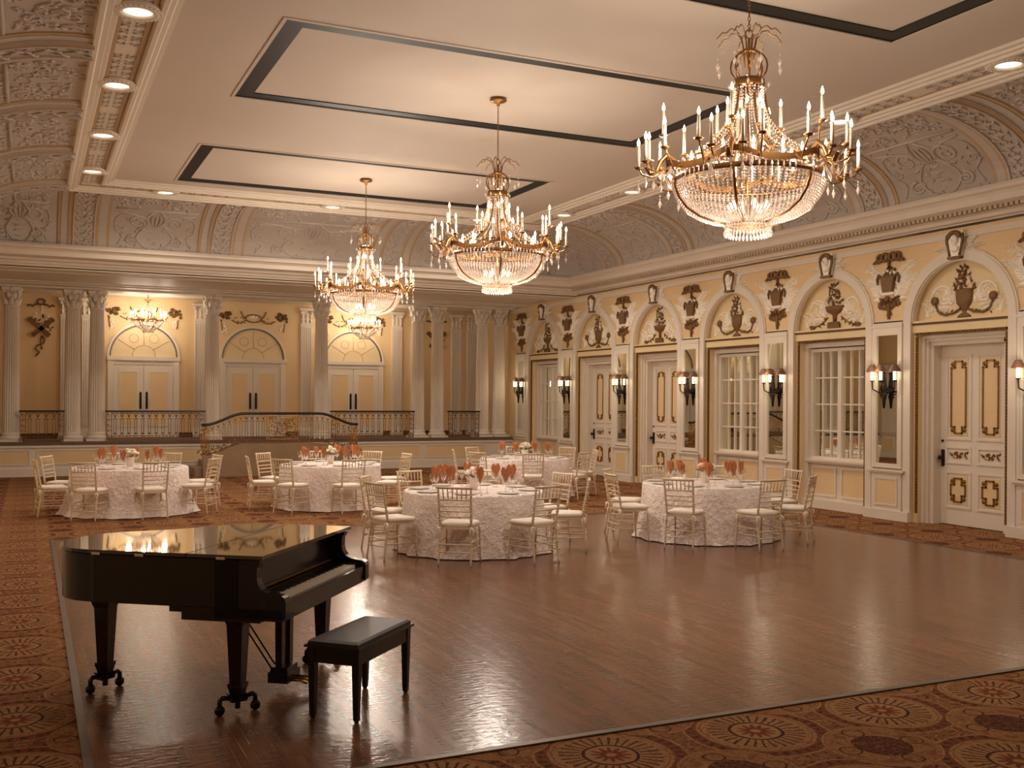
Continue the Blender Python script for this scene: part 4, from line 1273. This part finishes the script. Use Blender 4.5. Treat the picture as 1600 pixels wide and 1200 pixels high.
    for i in range(6):
        a0 = 2 * PI * i / 6
        arm(a0, .78, -1.80, -2.05, .72, .22)
        for s_ in (-1, 1):
            arm(a0 + s_ * .13, .98, -2.07, -2.08, .74, .20)
            arm(a0 + s_ * .30, .88, -1.97, -2.08, .70, .20)
            drop(.98, 0, -2.25, a0 + s_ * .13); drop(.84, 0, -2.2, a0 + s_ * .2)
        b = MB(); b.tube([(.68, 0, -2.02), (.74, 0, -1.96), (.80, 0, -2.02), (.84, 0, -2.12), (.90, 0, -2.14), (.93, 0, -2.08)], .022, 6, RZ(a0)); b.build('scroll_bracket', BRASS, r)
        drop(.80, 0, -2.26, a0)
        arm(a0 + PI / 6, .28, -1.74, -1.86, .12, .20)
    for i in range(12):
        a0 = 2 * PI * (i + .5) / 12; arm(a0, .5, -2.06, -2.06, .62, .10)
    for i in range(6):
        a0 = 2 * PI * (i + .5) / 6
        b = MB(); b.ell((.16 * math.cos(a0), .16 * math.sin(a0), -2.40), .03, .03, .045, n=8, k=6); b.build('bowl_bulb', BULB, r)
    for i in range(3):
        a0 = 2 * PI * i / 3
        b = MB(); b.ell((.055 * math.cos(a0), .055 * math.sin(a0), -1.27), .014, .014, .035, n=8, k=6); b.build('crown_bulb', FLAME, r)
        b = MB(); b.ell((.09 * math.cos(a0), .09 * math.sin(a0), -1.46), .016, .016, .035, n=8, k=6); b.build('inner_bulb', FLAME, r)
    return r
ch = chandelier()
CH = [((5.8, 7.42), R(-18), 'nearest and largest crystal chandelier with lit candle bulbs, upper right'), ((5.84, 12.95), R(10), 'middle crystal chandelier of three, hanging at centre'), ((5.76, 18.85), R(10), 'farthest and smallest of the three crystal chandeliers in the main hall')]
for i, ((x, y), rz, lab) in enumerate(CH):
    if i == 0: o = ch; o.location = (x, y, CZ); o.rotation_euler = (0, 0, rz); o['label'] = lab
    else: o = dup(ch, (x, y, CZ), rz, lab)
    o['group'] = 'crystal chandeliers of the main hall'
    EN = (200, 215, 300)[i]
    spots_ = [(.86 * math.cos(rz + PI / 6 + k * PI / 3), .86 * math.sin(rz + PI / 6 + k * PI / 3), 4.24, EN / 9, .05) for k in range(6)]
    spots_ += [(0, 0, 3.80, 20, .14), (0, 0, 3.05, EN * .40, .10)]
    for (dx, dy, z, e, sz) in spots_:
        ld = bpy.data.lights.new('chandelier_glow', 'POINT'); ld.energy = e; ld.shadow_soft_size = sz; ld.color = (1, .865, .74)
        lo = bpy.data.objects.new('chandelier_glow', ld); COL.objects.link(lo); lo.location = (x + dx, y + dy, z)

def small_chandelier():
    r = thing('small_chandelier', '', 'chandelier')
    zt = 4.68
    b = MB(); b.lathe([(.0001, 0), (.06, 0), (.05, -.02), (.0001, -.03)], 12); b.tube([(0, 0, 0), (0, 0, -.75)], .009, 5)
    for i in range(6): b.tube([(.02, 0, -.22), (.1, 0, -.12), (.14, 0, -.17)], .006, 4, RZ(i * PI / 3))
    b.build('stem', BRASS, r)
    b = MB(); b.shell([(.40, -.66), (.41, -.65), (.41, -.70), (.40, -.70)], 32)
    for i in range(6): b.tube([(.40, 0, -.68), (.3, 0, -.82), (.14, 0, -.93)], .012, 5, RZ(i * PI / 3))
    for i in range(12): b.tube([(.38, 0, -.68), (.44, 0, -.74), (.46, 0, -.64)], .01, 5, RZ(i * PI / 6))
    b.build('ring', BRASS, r)
    c = MB()
    for i in range(40):
        m = RZ(2 * PI * i / 40)
        for q in range(12):
            f = q / 11; c.octa((.38 - .25 * f ** 1.5, 0, -.70 - .26 * f ** .8), .012, .014, m)
        for q in range(12):
            f = q / 11; c.octa((.05 + .3 * f ** 2, 0, -.28 - .36 * f), .008, .012, m)
    for i in range(24):
        c.octa((.46 * math.cos(i * PI / 12), .46 * math.sin(i * PI / 12), -.74), .012, .035)
        c.octa((.13 * math.cos(i * PI / 12), .13 * math.sin(i * PI / 12), -.99), .012, .035)
    c.build('crystal_beads', CRY, r, kind='stuff')
    for i in range(18):
        ra, h = (.46, -.62) if i % 3 else (.3, -.55)
        m = RZ(2 * PI * i / 18) @ T(ra, 0, h)
        b = MB(); b.lathe([(.0001, 0), (.014, 0), (.013, .1), (.0001, .1)], 6, m); cd = b.build('candle', CANDLE, r)
        b = MB(); b.lathe([(.0001, .1), (.018, .13), (.012, .16), (.0001, .18)], 6, m); b.build('bulb', FLAME, cd)
    return r
sc_ = small_chandelier()
for i, (x, lab) in enumerate(((2.84, 'small lit chandelier hanging over the stage before the left double door'), (8.77, 'small lit chandelier over the stage before the right double door'))):
    if i == 0: o = sc_; o.location = (x, 28.8, 4.67); o['label'] = lab
    else: dup(sc_, (x, 28.8, 4.67), 0, lab)
    for k in range(6):
        ld = bpy.data.lights.new('small_chandelier_glow', 'POINT'); ld.energy = 12; ld.shadow_soft_size = .03; ld.color = (1, .86, .70)
        lo = bpy.data.objects.new('small_chandelier_glow', ld); COL.objects.link(lo); lo.location = (x + .52 * math.cos(k * PI / 3 + .3), 28.8 + .52 * math.sin(k * PI / 3 + .3), 4.1)

# ---------------------------------------------------------------- tables and chairs
def chair_proto():
    t = thing('chiavari_chair', '', 'chair')
    W0, W1 = .205, .185   # front / back half widths
    # faces +y (toward table): back at -y
    def rod(b, p, q, r0, r1=None, rings=()):
        p, q = Vector(p), Vector(q); r1 = r1 or r0
        pts = [p.lerp(q, k / 8) for k in range(9)]; rr = []
        for k in range(9): rr.append((r0 + (r1 - r0) * k / 8))
        b.tube(pts, rr, 8)
        for f in rings:
            c = p.lerp(q, f); b.ell(c, r0 * 1.45, r0 * 1.45, .009, n=8, k=4)
    for s_ in (-1, 1):
        b = MB(); rod(b, (s_ * (W0 + .012), .21, 0), (s_ * W0, .19, .44), .011, .016, (.25, .45, .6, .8)); b.build('front_leg', CHAIRM, t)
    for s_ in (-1, 1):
        b = MB()
        rod(b, (s_ * (W1 + .01), -.25, 0), (s_ * W1, -.19, .44), .011, .017, (.25, .45, .6, .8))
        rod(b, (s_ * W1, -.19, .44), (s_ * (W1 + .012), -.275, .93), .016, .012, (.2, .35, .5, .65, .8)); b.build('rear_leg_post', CHAIRM, t)
    b = MB(); b.prism([(-W1, -.20), (W1, -.20), (W0, .20), (-W0, .20)], .425, .452); b.build('seat_frame', CHAIRM, t)
    b = MB()
    def xb(z): f = (z - .44) / .49; return W1 + .012 * f, -.19 - .085 * f
    for z, rr in ((.915, .014), (.775, .011), (.70, .009), (.64, .009), (.575, .009)):
        w, y = xb(z); b.tube([(-w, y, z), (w, y, z)], rr, 7)
    w, y = xb(.915); b.tube([(-w - .02, y - .004, .921), (0, y - .012, .917), (w + .02, y - .004, .921)], .014, 7)
    for i in range(6):
        x = -.135 + i * .054; w0, y0 = xb(.915); w1, y1 = xb(.775)
        b.tube([(x * 1.06, y0, .915), (x * 1.03, (y0 + y1) / 2, .845), (x, y1, .775)], [.0065, .009, .0065], 6)
    b.build('backrest', CHAIRM, t)
    b = MB()
    for z in (.16, .25):
        b.tube([(-W1 - .008, -.235, z), (W1 + .008, -.235, z)], .008, 6)
        for s_ in (-1, 1): b.tube([(s_ * (W1 + .007), -.228, z + .03), (s_ * (W0 + .008), .20, z + .03)], .008, 6)
    b.tube([(-W0, .2, .22), (W0, .2, .22)], .008, 6)
    b.build('stretchers', CHAIRM, t)
    b = MB()
    n = 8; vs = []; fs = []
    for (z, k) in ((.452, .96), (.462, 1.03), (.49, 1.03), (.505, .9)):
        for (x, y) in ((-W1, -.17), (-W1 * .5, -.185), (W1 * .5, -.185), (W1, -.17), (W0 + .005, .1), (W0 - .01, .205), (-W0 + .01, .205), (-W0 - .005, .1)): vs.append((x * k, y * k, z))
    for j in range(3):
        for i in range(n): fs.append((j * n + i, j * n + (i + 1) % n, (j + 1) * n + (i + 1) % n, (j + 1) * n + i))
    vs.append((0, 0, .515)); fs += [(3 * n + i, 3 * n + (i + 1) % n, 4 * n) for i in range(n)]
    b.add(vs, fs, True); cu = b.build('seat_cushion', CUSH, t)
    for s_ in (-1, 1):
        b = MB()
        b.tube([(s_ * W1, -.2, .45), (s_ * (W1 + .035), -.225, .43), (s_ * (W1 + .03), -.23, .33)], [.012, .01, .005], 5)
        b.tube([(s_ * W1, -.2, .45), (s_ * (W1 + .005), -.24, .44), (s_ * (W1 - .02), -.235, .35)], [.012, .01, .005], 5)
        b.build('cushion_tie', CUSH, cu)
    return t
chair0 = chair_proto(); used_chair = [False]

def cloth_mesh(rad, seed, flare=.13, tail=0):
    rnd = random.Random(seed); b = MB(); n = 180
    ph = [rnd.uniform(0, 6.28) for _ in range(5)]
    prof = [(0, .772), (.5, .772), (.93, .772), (.985, .768), (1.0, .75), (1.0, .6), (1.0, .45), (1.005, .3), (1.01, .15), (1.02, .05), (1.03, .012)]
    vs = []; fs = []
    for j, (f, z) in enumerate(prof):
        for i in range(n):
            a = 2 * PI * i / n
            d = max(0, (.75 - z) / .75)
            w = math.sin(16 * a + ph[0] + .8 * math.sin(3 * a + ph[1])) * .5 + math.sin(9 * a + ph[2]) * .35 + math.sin(27 * a + ph[3]) * .2
            r_ = rad * f + d * (.02 + flare * .35 * d + .040 * w * d ** .7)
            if z < .02: r_ += .025 * max(0, w)
            vs.append((r_ * math.cos(a), r_ * math.sin(a), z))
    for j in range(len(prof) - 1):
        for i in range(n):
            k = (i + 1) % n; fs.append((j * n + i, j * n + k, (j + 1) * n + k, (j + 1) * n + i))
    b.add(vs, fs, True); return b

def plate_b():
    b = MB(); b.lathe([(.0001, 0), (.09, 0), (.145, .014), (.147, .018), (.09, .007), (.0001, .006)], 28); return b
def goblet_b():
    b = MB(); b.shell([(.0001, 0), (.035, .002), (.034, .005), (.005, .01), (.0045, .085), (.02, .1), (.038, .13), (.042, .16), (.036, .205)], 14); return b
def wine_b():
    b = MB(); b.shell([(.0001, 0), (.033, .002), (.032, .005), (.004, .01), (.004, .10), (.015, .115), (.03, .14), (.034, .17), (.03, .215)], 14); return b
def napkin_b(seed):
    """fan-folded napkin standing in a goblet"""
    rnd = random.Random(seed); b = MB(); n = 18
    vs = []
    for j, (z, r_) in enumerate(((.125, .012), (.18, .025), (.23, .045), (.29, .05), (.325, .035))):
        for i in range(n):
            a = 2 * PI * i / n; k = 1 + .35 * (1 if i % 2 else -1) * (j / 4)
            vs.append((r_ * k * math.cos(a) * 1.25, r_ * k * math.sin(a) * .8, z + (.018 * math.sin(3 * a + seed) if j > 2 else 0)))
    fs = [(j * n + i, j * n + (i + 1) % n, (j + 1) * n + (i + 1) % n, (j + 1) * n + i) for j in range(4) for i in range(n)]
    fs.append(tuple(4 * n + i for i in range(n))); b.add(vs, fs, False); return b
me_pl = me_go = me_wi = me_na = me_kn = None

def vase(loc, rz, label, seed):
    rnd = random.Random(seed)
    t = thing('flower_vase', label, 'flower arrangement', loc, rz, 'white flower centrepieces')
    b = MB(); b.lathe([(.045, 0), (.05, .005), (.06, .06), (.072, .15), (.075, .155), (.066, .15), (.055, .06)], 24, smooth=False, fl=.06); b.build('vase', plain('white_ceramic_vase', (240, 226, 210), .3) if seed == 1 else bpy.data.materials['white_ceramic_vase'], t)
    for k in range(11):
        a = 2.4 * k; rr = .02 + .095 * math.sqrt(k / 11); z = .17 + .11 * (1 - (rr / .13) ** 2) + rnd.uniform(-.01, .03)
        b = MB(); c = Vector((rr * math.cos(a), rr * math.sin(a), z))
        for p in range(9):
            pa = p * 2.4; pr = .012 + .014 * (p / 9)
            b.ell((c.x + pr * math.cos(pa), c.y + pr * math.sin(pa), c.z + .012 - .02 * (p / 9)), .02, .02, .015, n=6, k=4)
        b.build('blossom', [PETW, PETW, PETG, PETW, PETO][(k + seed) % 5], t)
    for k in range(7):
        a = k * .9 + seed; b = MB(); m = T(.07 * math.cos(a), .07 * math.sin(a), .155) @ RZ(a) @ RY(R(-30))
        b.add([(0, 0, 0), (.05, .022, 0), (.1, 0, -.005), (.05, -.022, 0), (.05, 0, .012)], [(0, 3, 4), (3, 2, 4), (2, 1, 4), (1, 0, 4), (0, 1, 2, 3)], False, m); b.build('leaf', LEAFM, t)
    return t

POS8 = ['front', 'front right', 'right', 'rear right', 'rear', 'rear left', 'left', 'front left']
def dining(X, Y, off, tname, rad=.915, flare=.13, seed=0):
    global me_pl, me_go, me_wi, me_na, me_kn
    # direction from table toward the camera side
    base = math.atan2(-math.cos(TH), -math.sin(TH))      # -forward
    t = thing('round_table', 'round banquet table under the %s white cloth' % tname, 'table', (X, Y, 0), 0, 'round banquet tables')
    FZ = .006 if (.3 < X < 11.2 and Y < 15.3) else 0
    t.location.z = FZ
    b = MB(); b.lathe([(.0001, .735), (rad - .02, .735), (rad - .02, .765), (.0001, .765)], 40); b.build('tabletop', BENCHW, t)
    for k in range(4):
        a = PI / 4 + k * PI / 2; b = MB(); b.tube([(.5 * math.cos(a), .5 * math.sin(a), 0), (.5 * math.cos(a), .5 * math.sin(a), .735)], .018, 8); b.build('leg', BENCHW, t)
    o = cloth_mesh(rad, seed, flare).build('tablecloth', CLOTH, None, (X, Y, FZ)); tag(o, 'ivory rosette-textured floor-length tablecloth on the %s table' % tname, 'tablecloth', 'rosette tablecloths')
    top = .773 + FZ
    for i in range(8):
        # angle increasing toward camera right
        ang = base + R(45 * i + off)
        jit = random.Random(seed * 17 + i); rr = 1.22 + jit.uniform(-.04, .04); a2 = ang + R(jit.uniform(-2, 2))
        px, py = X + rr * math.cos(a2), Y + rr * math.sin(a2)
        lab = 'gold chiavari chair with white cushion at the %s of the %s table' % (POS8[i], tname)
        rz = a2 + PI / 2 + R(jit.uniform(-6, 6))
        if not used_chair[0]:
            used_chair[0] = True; c = chair0; c.location = (px, py, FZ); c.rotation_euler = (0, 0, rz); c['label'] = lab; c['group'] = 'chiavari chairs around the tables'
        else: dup(chair0, (px, py, FZ), rz, lab)
        def P(r_, da): return (X + r_ * math.cos(ang + da), Y + r_ * math.sin(ang + da), top)
        where = '%s place, %s table' % (POS8[i], tname)
        p = P(.72, 0)
        if me_pl is None: o = plate_b().build('dinner_plate', PLATE, None, p); me_pl = o.data
        else: o = link('dinner_plate', me_pl, None, p)
        tag(o, 'white dinner plate, ' + where, 'plate', 'white dinner plates')
        p = P(.50, .30)
        if me_go is None: o = goblet_b().build('water_goblet', GLASS, None, p); me_go = o.data
        else: o = link('water_goblet', me_go, None, p)
        tag(o, 'stemmed water goblet holding a napkin, ' + where, 'glass', 'water goblets')
        if me_na is None: o = napkin_b(1).build('folded_napkin', COPN, None, p); me_na = o.data
        else: o = link('folded_napkin', me_na, None, p)
        k_ = jit.uniform(.86, 1.0); o.scale = (k_ * .9, k_ * .9, k_); o.rotation_euler = (0, 0, jit.uniform(0, 3.1))
        tag(o, 'copper satin napkin in the goblet, ' + where, 'napkin', 'copper napkins')
        p = P(.56, .44)
        if me_wi is None: o = wine_b().build('wine_glass', GLASS, None, p); me_wi = o.data
        else: o = link('wine_glass', me_wi, None, p)
        tag(o, 'clear empty wine glass, ' + where, 'glass', 'wine glasses')
        p = P(.76, .27)
        if me_kn is None:
            b = MB(); b.box(-.10, .0, -.006, .006, 0, .006); b.prism([(0, -.004), (.1, -.009), (.11, 0), (0, .004)], 0, .003); o = b.build('table_knife', STEEL, None, p); me_kn = o.data
        else: o = link('table_knife', me_kn, None, p)
        o.rotation_euler = (0, 0, ang + PI)
        tag(o, 'steel table knife, ' + where, 'knife', 'table knives')
    vase((X, Y, top), seed, 'white ribbed vase of cream and peach flowers at the middle of the %s table' % tname, seed)
dining(1.56, 18.6, -9.6, 'left-hand', .95, .35, 1)
dining(4.94, 18.23, 24, 'centre back', .90, .16, 2)
dining(5.27, 12.38, -6, 'nearest centre', .915, .16, 3)
dining(8.82, 12.21, 22, 'right-hand', .905, .2, 4)
dining(9.17, 18.9, 6, 'far right', .91, .16, 5)

# ---------------------------------------------------------------- grand piano
FZ = .006
pa = thing('grand_piano', 'black lacquered baby grand piano with closed lid on the dance floor', 'piano', (1.276, 6.31, FZ), math.atan2(.802, .597))
OUT = [(0, .14), (0, 1.02), (.004, 1.15), (.03, 1.28), (.09, 1.39), (.19, 1.48), (.33, 1.53), (.50, 1.54), (.66, 1.50), (.79, 1.41), (.90, 1.28), (1.0, 1.16), (1.12, 1.05), (1.26, .95), (1.38, .86), (1.46, .74), (1.49, .60), (1.50, .40), (1.50, .14)]
def smooth_outline(P, i0, i1, k=5):
    Q = list(P[:i0])
    for i in range(i0, i1):
        p0, p1, p2, p3 = P[i - 1], P[i], P[i + 1], P[min(i + 2, len(P) - 1)]
        for j in range(k):
            u = j / k
            Q.append(tuple(.5 * (2 * p1[c] + (p2[c] - p0[c]) * u + (2 * p0[c] - 5 * p1[c] + 4 * p2[c] - p3[c]) * u * u + (3 * p1[c] - p0[c] - 3 * p2[c] + p3[c]) * u ** 3) for c in (0, 1)))
    return Q + list(P[i1:])
OUT = smooth_outline(OUT, 1, 17)
b = MB(); b.prism(OUT, .665, .965, smooth=True); b.sm[-1] = False; b.sm[2] = False
b.build('rim', LAC, pa)
def arm_prof():
    return [(.30, .965), (.0, .965), (.0, .95), (.02, .92), (.022, .86), (.012, .82), (-.01, .79), (-.045, .772), (-.09, .763), (-.14, .757), (-.16, .745), (-.168, .72), (-.168, .615), (.30, .615)]
for x0 in (0., 1.43):
    b = MB(); b.prism(arm_prof(), x0, x0 + .07, 'x'); b.build('cheek_arm', LAC, pa)
b = MB(); b.box(.0, 1.5, -.15, .30, .60, .668); b.box(0.03, 1.47, -.13, .62, .625, .668); b.box(.0, .16, .0, .52, .585, .67); b.box(1.34, 1.5, .0, .52, .585, .67)
b.build('keybed', LAC, pa)
LID = [(.75 + (x - .75) * 1.02, y * 1.01) for x, y in OUT]
b = MB()
fr_ = [(x, y) for x, y in LID if y > .5]
b.prism([(-.015, .49)] + fr_ + [(1.515, .49)], .975, .997); b.build('lid', LACT, pa)
b = MB(); b.prism([(-.015, -.02), (-.015, .483), (1.515, .483), (1.515, -.02)], .975, .997)
b.box(-.012, 1.512, .482, .491, .985, .9985); b.build('lid_front_flap', LACT, pa)
for yy in (.25, .8, 1.1):
    b = MB(); b.box(-.022, -.012, yy - .03, yy + .03, .968, .984); b.build('lid_hinge', STEEL, pa)
b = MB(); b.prism([(.11, .755), (.13, .755), (.15, .965), (.13, .965)], .07, 1.43, 'x'); b.build('fallboard', LAC, pa)
b = MB(); b.box(.10, 1.40, .09, .105, .752, .764); b.build('key_felt_strip', BRASS, pa)
b = MB(); b.box(.07, 1.43, -.155, -.11, .66, .715); b.box(.07, 1.43, -.11, 0.13, .66, .70); b.build('key_slip', LAC, pa)
b = MB(); b.box(.07, .13, -.11, .11, .66, .745); b.box(1.37, 1.43, -.11, .11, .66, .745); b.build('key_block', LAC, pa)
wk = bk = None
for i in range(52):
    x = .13 + (i + .5) * 1.24 / 52
    if wk is None: b = MB(); b.box(-.0112, .0112, -.105, .09, .705, .732); o = b.build('white_key', IVORY, pa, (x, 0, 0)); wk = o.data
    else: link('white_key', wk, pa, (x, 0, 0))
    if i % 7 in (0, 2, 3, 5, 6) and i < 51:
        if bk is None: b = MB(); b.box(-.006, .006, -.03, .09, .732, .745); o = b.build('black_key', EBON, pa, (x + .0119, 0, 0)); bk = o.data
        else: link('black_key', bk, pa, (x + .0119, 0, 0))
for k, (x, y, rz) in enumerate(((.10, .19, .2), (1.38, .15, -.1), (.37, 1.28, .6))):
    b = MB(); m = T(x, y, 0) @ RZ(0)
    b.taper(.14, .14, .60, .20, .20, .665, m); b.taper(.105, .105, .555, .135, .135, .60, m)
    b.taper(.075, .075, .19, .105, .105, .555, m); b.taper(.095, .095, .165, .095, .095, .19, m); b.taper(.07, .07, .12, .09, .09, .165, m)
    lg = b.build('leg', LAC, pa)
    b = MB(); m = T(x, y, 0) @ RZ(rz - .93)
    b.taper(.10, .06, .075, .12, .08, .125, m); b.tube([(0, 0, .08), (0, 0, .03)], .018, 8, m)
    for s_ in (-1, 1):
        b.tube([(s_ * .05, 0, .10), (s_ * .10, 0, .105), (s_ * .115, 0, .09), (s_ * .115, 0, .05)], .016, 6, m)
    cs = b.build('caster_fork', LAC, lg)
    for s_ in (-1, 1):
        b = MB(); b.lathe([(.0001, -.017), (.026, -.017), (.032, -.008), (.032, .008), (.026, .017), (.0001, .017)], 16, m @ T(s_ * .115, 0, .032) @ RX(PI / 2)); b.build('caster_wheel', EBON, lg)
b = MB()
for x in (.57, .70): b.taper(.05, .045, .14, .06, .05, .62, T(x, .12, 0))
b.box(.53, .74, .05, .19, .07, .14); b.box(.55, .72, .06, .18, .12, .17); b.tube([(.6, .16, .1), (.6, .55, .64)], .006, 5); b.tube([(.67, .16, .1), (.67, .55, .64)], .006, 5)
b.build('pedal_lyre', LAC, pa)
for x in (.58, .635, .69):
    b = MB(); b.tube([(x, .06, .085), (x, -.02, .085), (x, -.07, .072)], [.007, .009, .012], 6); b.build('pedal', GOLDP, pa)

# bench
bang = math.atan2(.714, .70)
bn = thing('piano_bench', 'black piano bench with padded leatherette top in front of keyboard', 'bench', (1.935, 6.365, FZ), bang)
for sx in (-1, 1):
    for sy in (-1, 1):
        b = MB(); b.taper(.032, .032, .012, .05, .05, .435, T(sx * .345, sy * .15, 0) ); b.lathe([(.0001, 0), (.014, 0), (.014, .014), (.0001, .014)], 10, T(sx * .345, sy * .15, 0)); b.build('leg', BENCHW, bn)
b = MB(); b.box(-.36, .36, -.168, -.148, .345, .44); b.box(-.36, .36, .148, .168, .345, .44); b.box(-.365, -.345, -.15, .15, .345, .44); b.box(.345, .365, -.15, .15, .345, .44); b.build('apron', BENCHW, bn)
b = MB(); b.box(-.39, .39, -.19, .19, .44, .455); b.build('top_board', BENCHW, bn)
b = MB(); b.box(-.372, .372, -.172, .172, .455, .475)
n0 = len(b.v); b.taper(.744, .344, .475, .70, .31, .487); b.build('seat_pad', BENCHP, bn)

# ---------------------------------------------------------------- world and view
w = bpy.data.worlds.new('world'); SC.world = w; w.use_nodes = True
w.node_tree.nodes['Background'].inputs[0].default_value = (1, .8, .6, 1); w.node_tree.nodes['Background'].inputs[1].default_value = .1
SC.view_settings.view_transform = 'Standard'; SC.view_settings.look = 'None'
SC.view_settings.gamma = 1; SC.view_settings.use_curve_mapping = False
SC.view_settings.exposure = -0.18
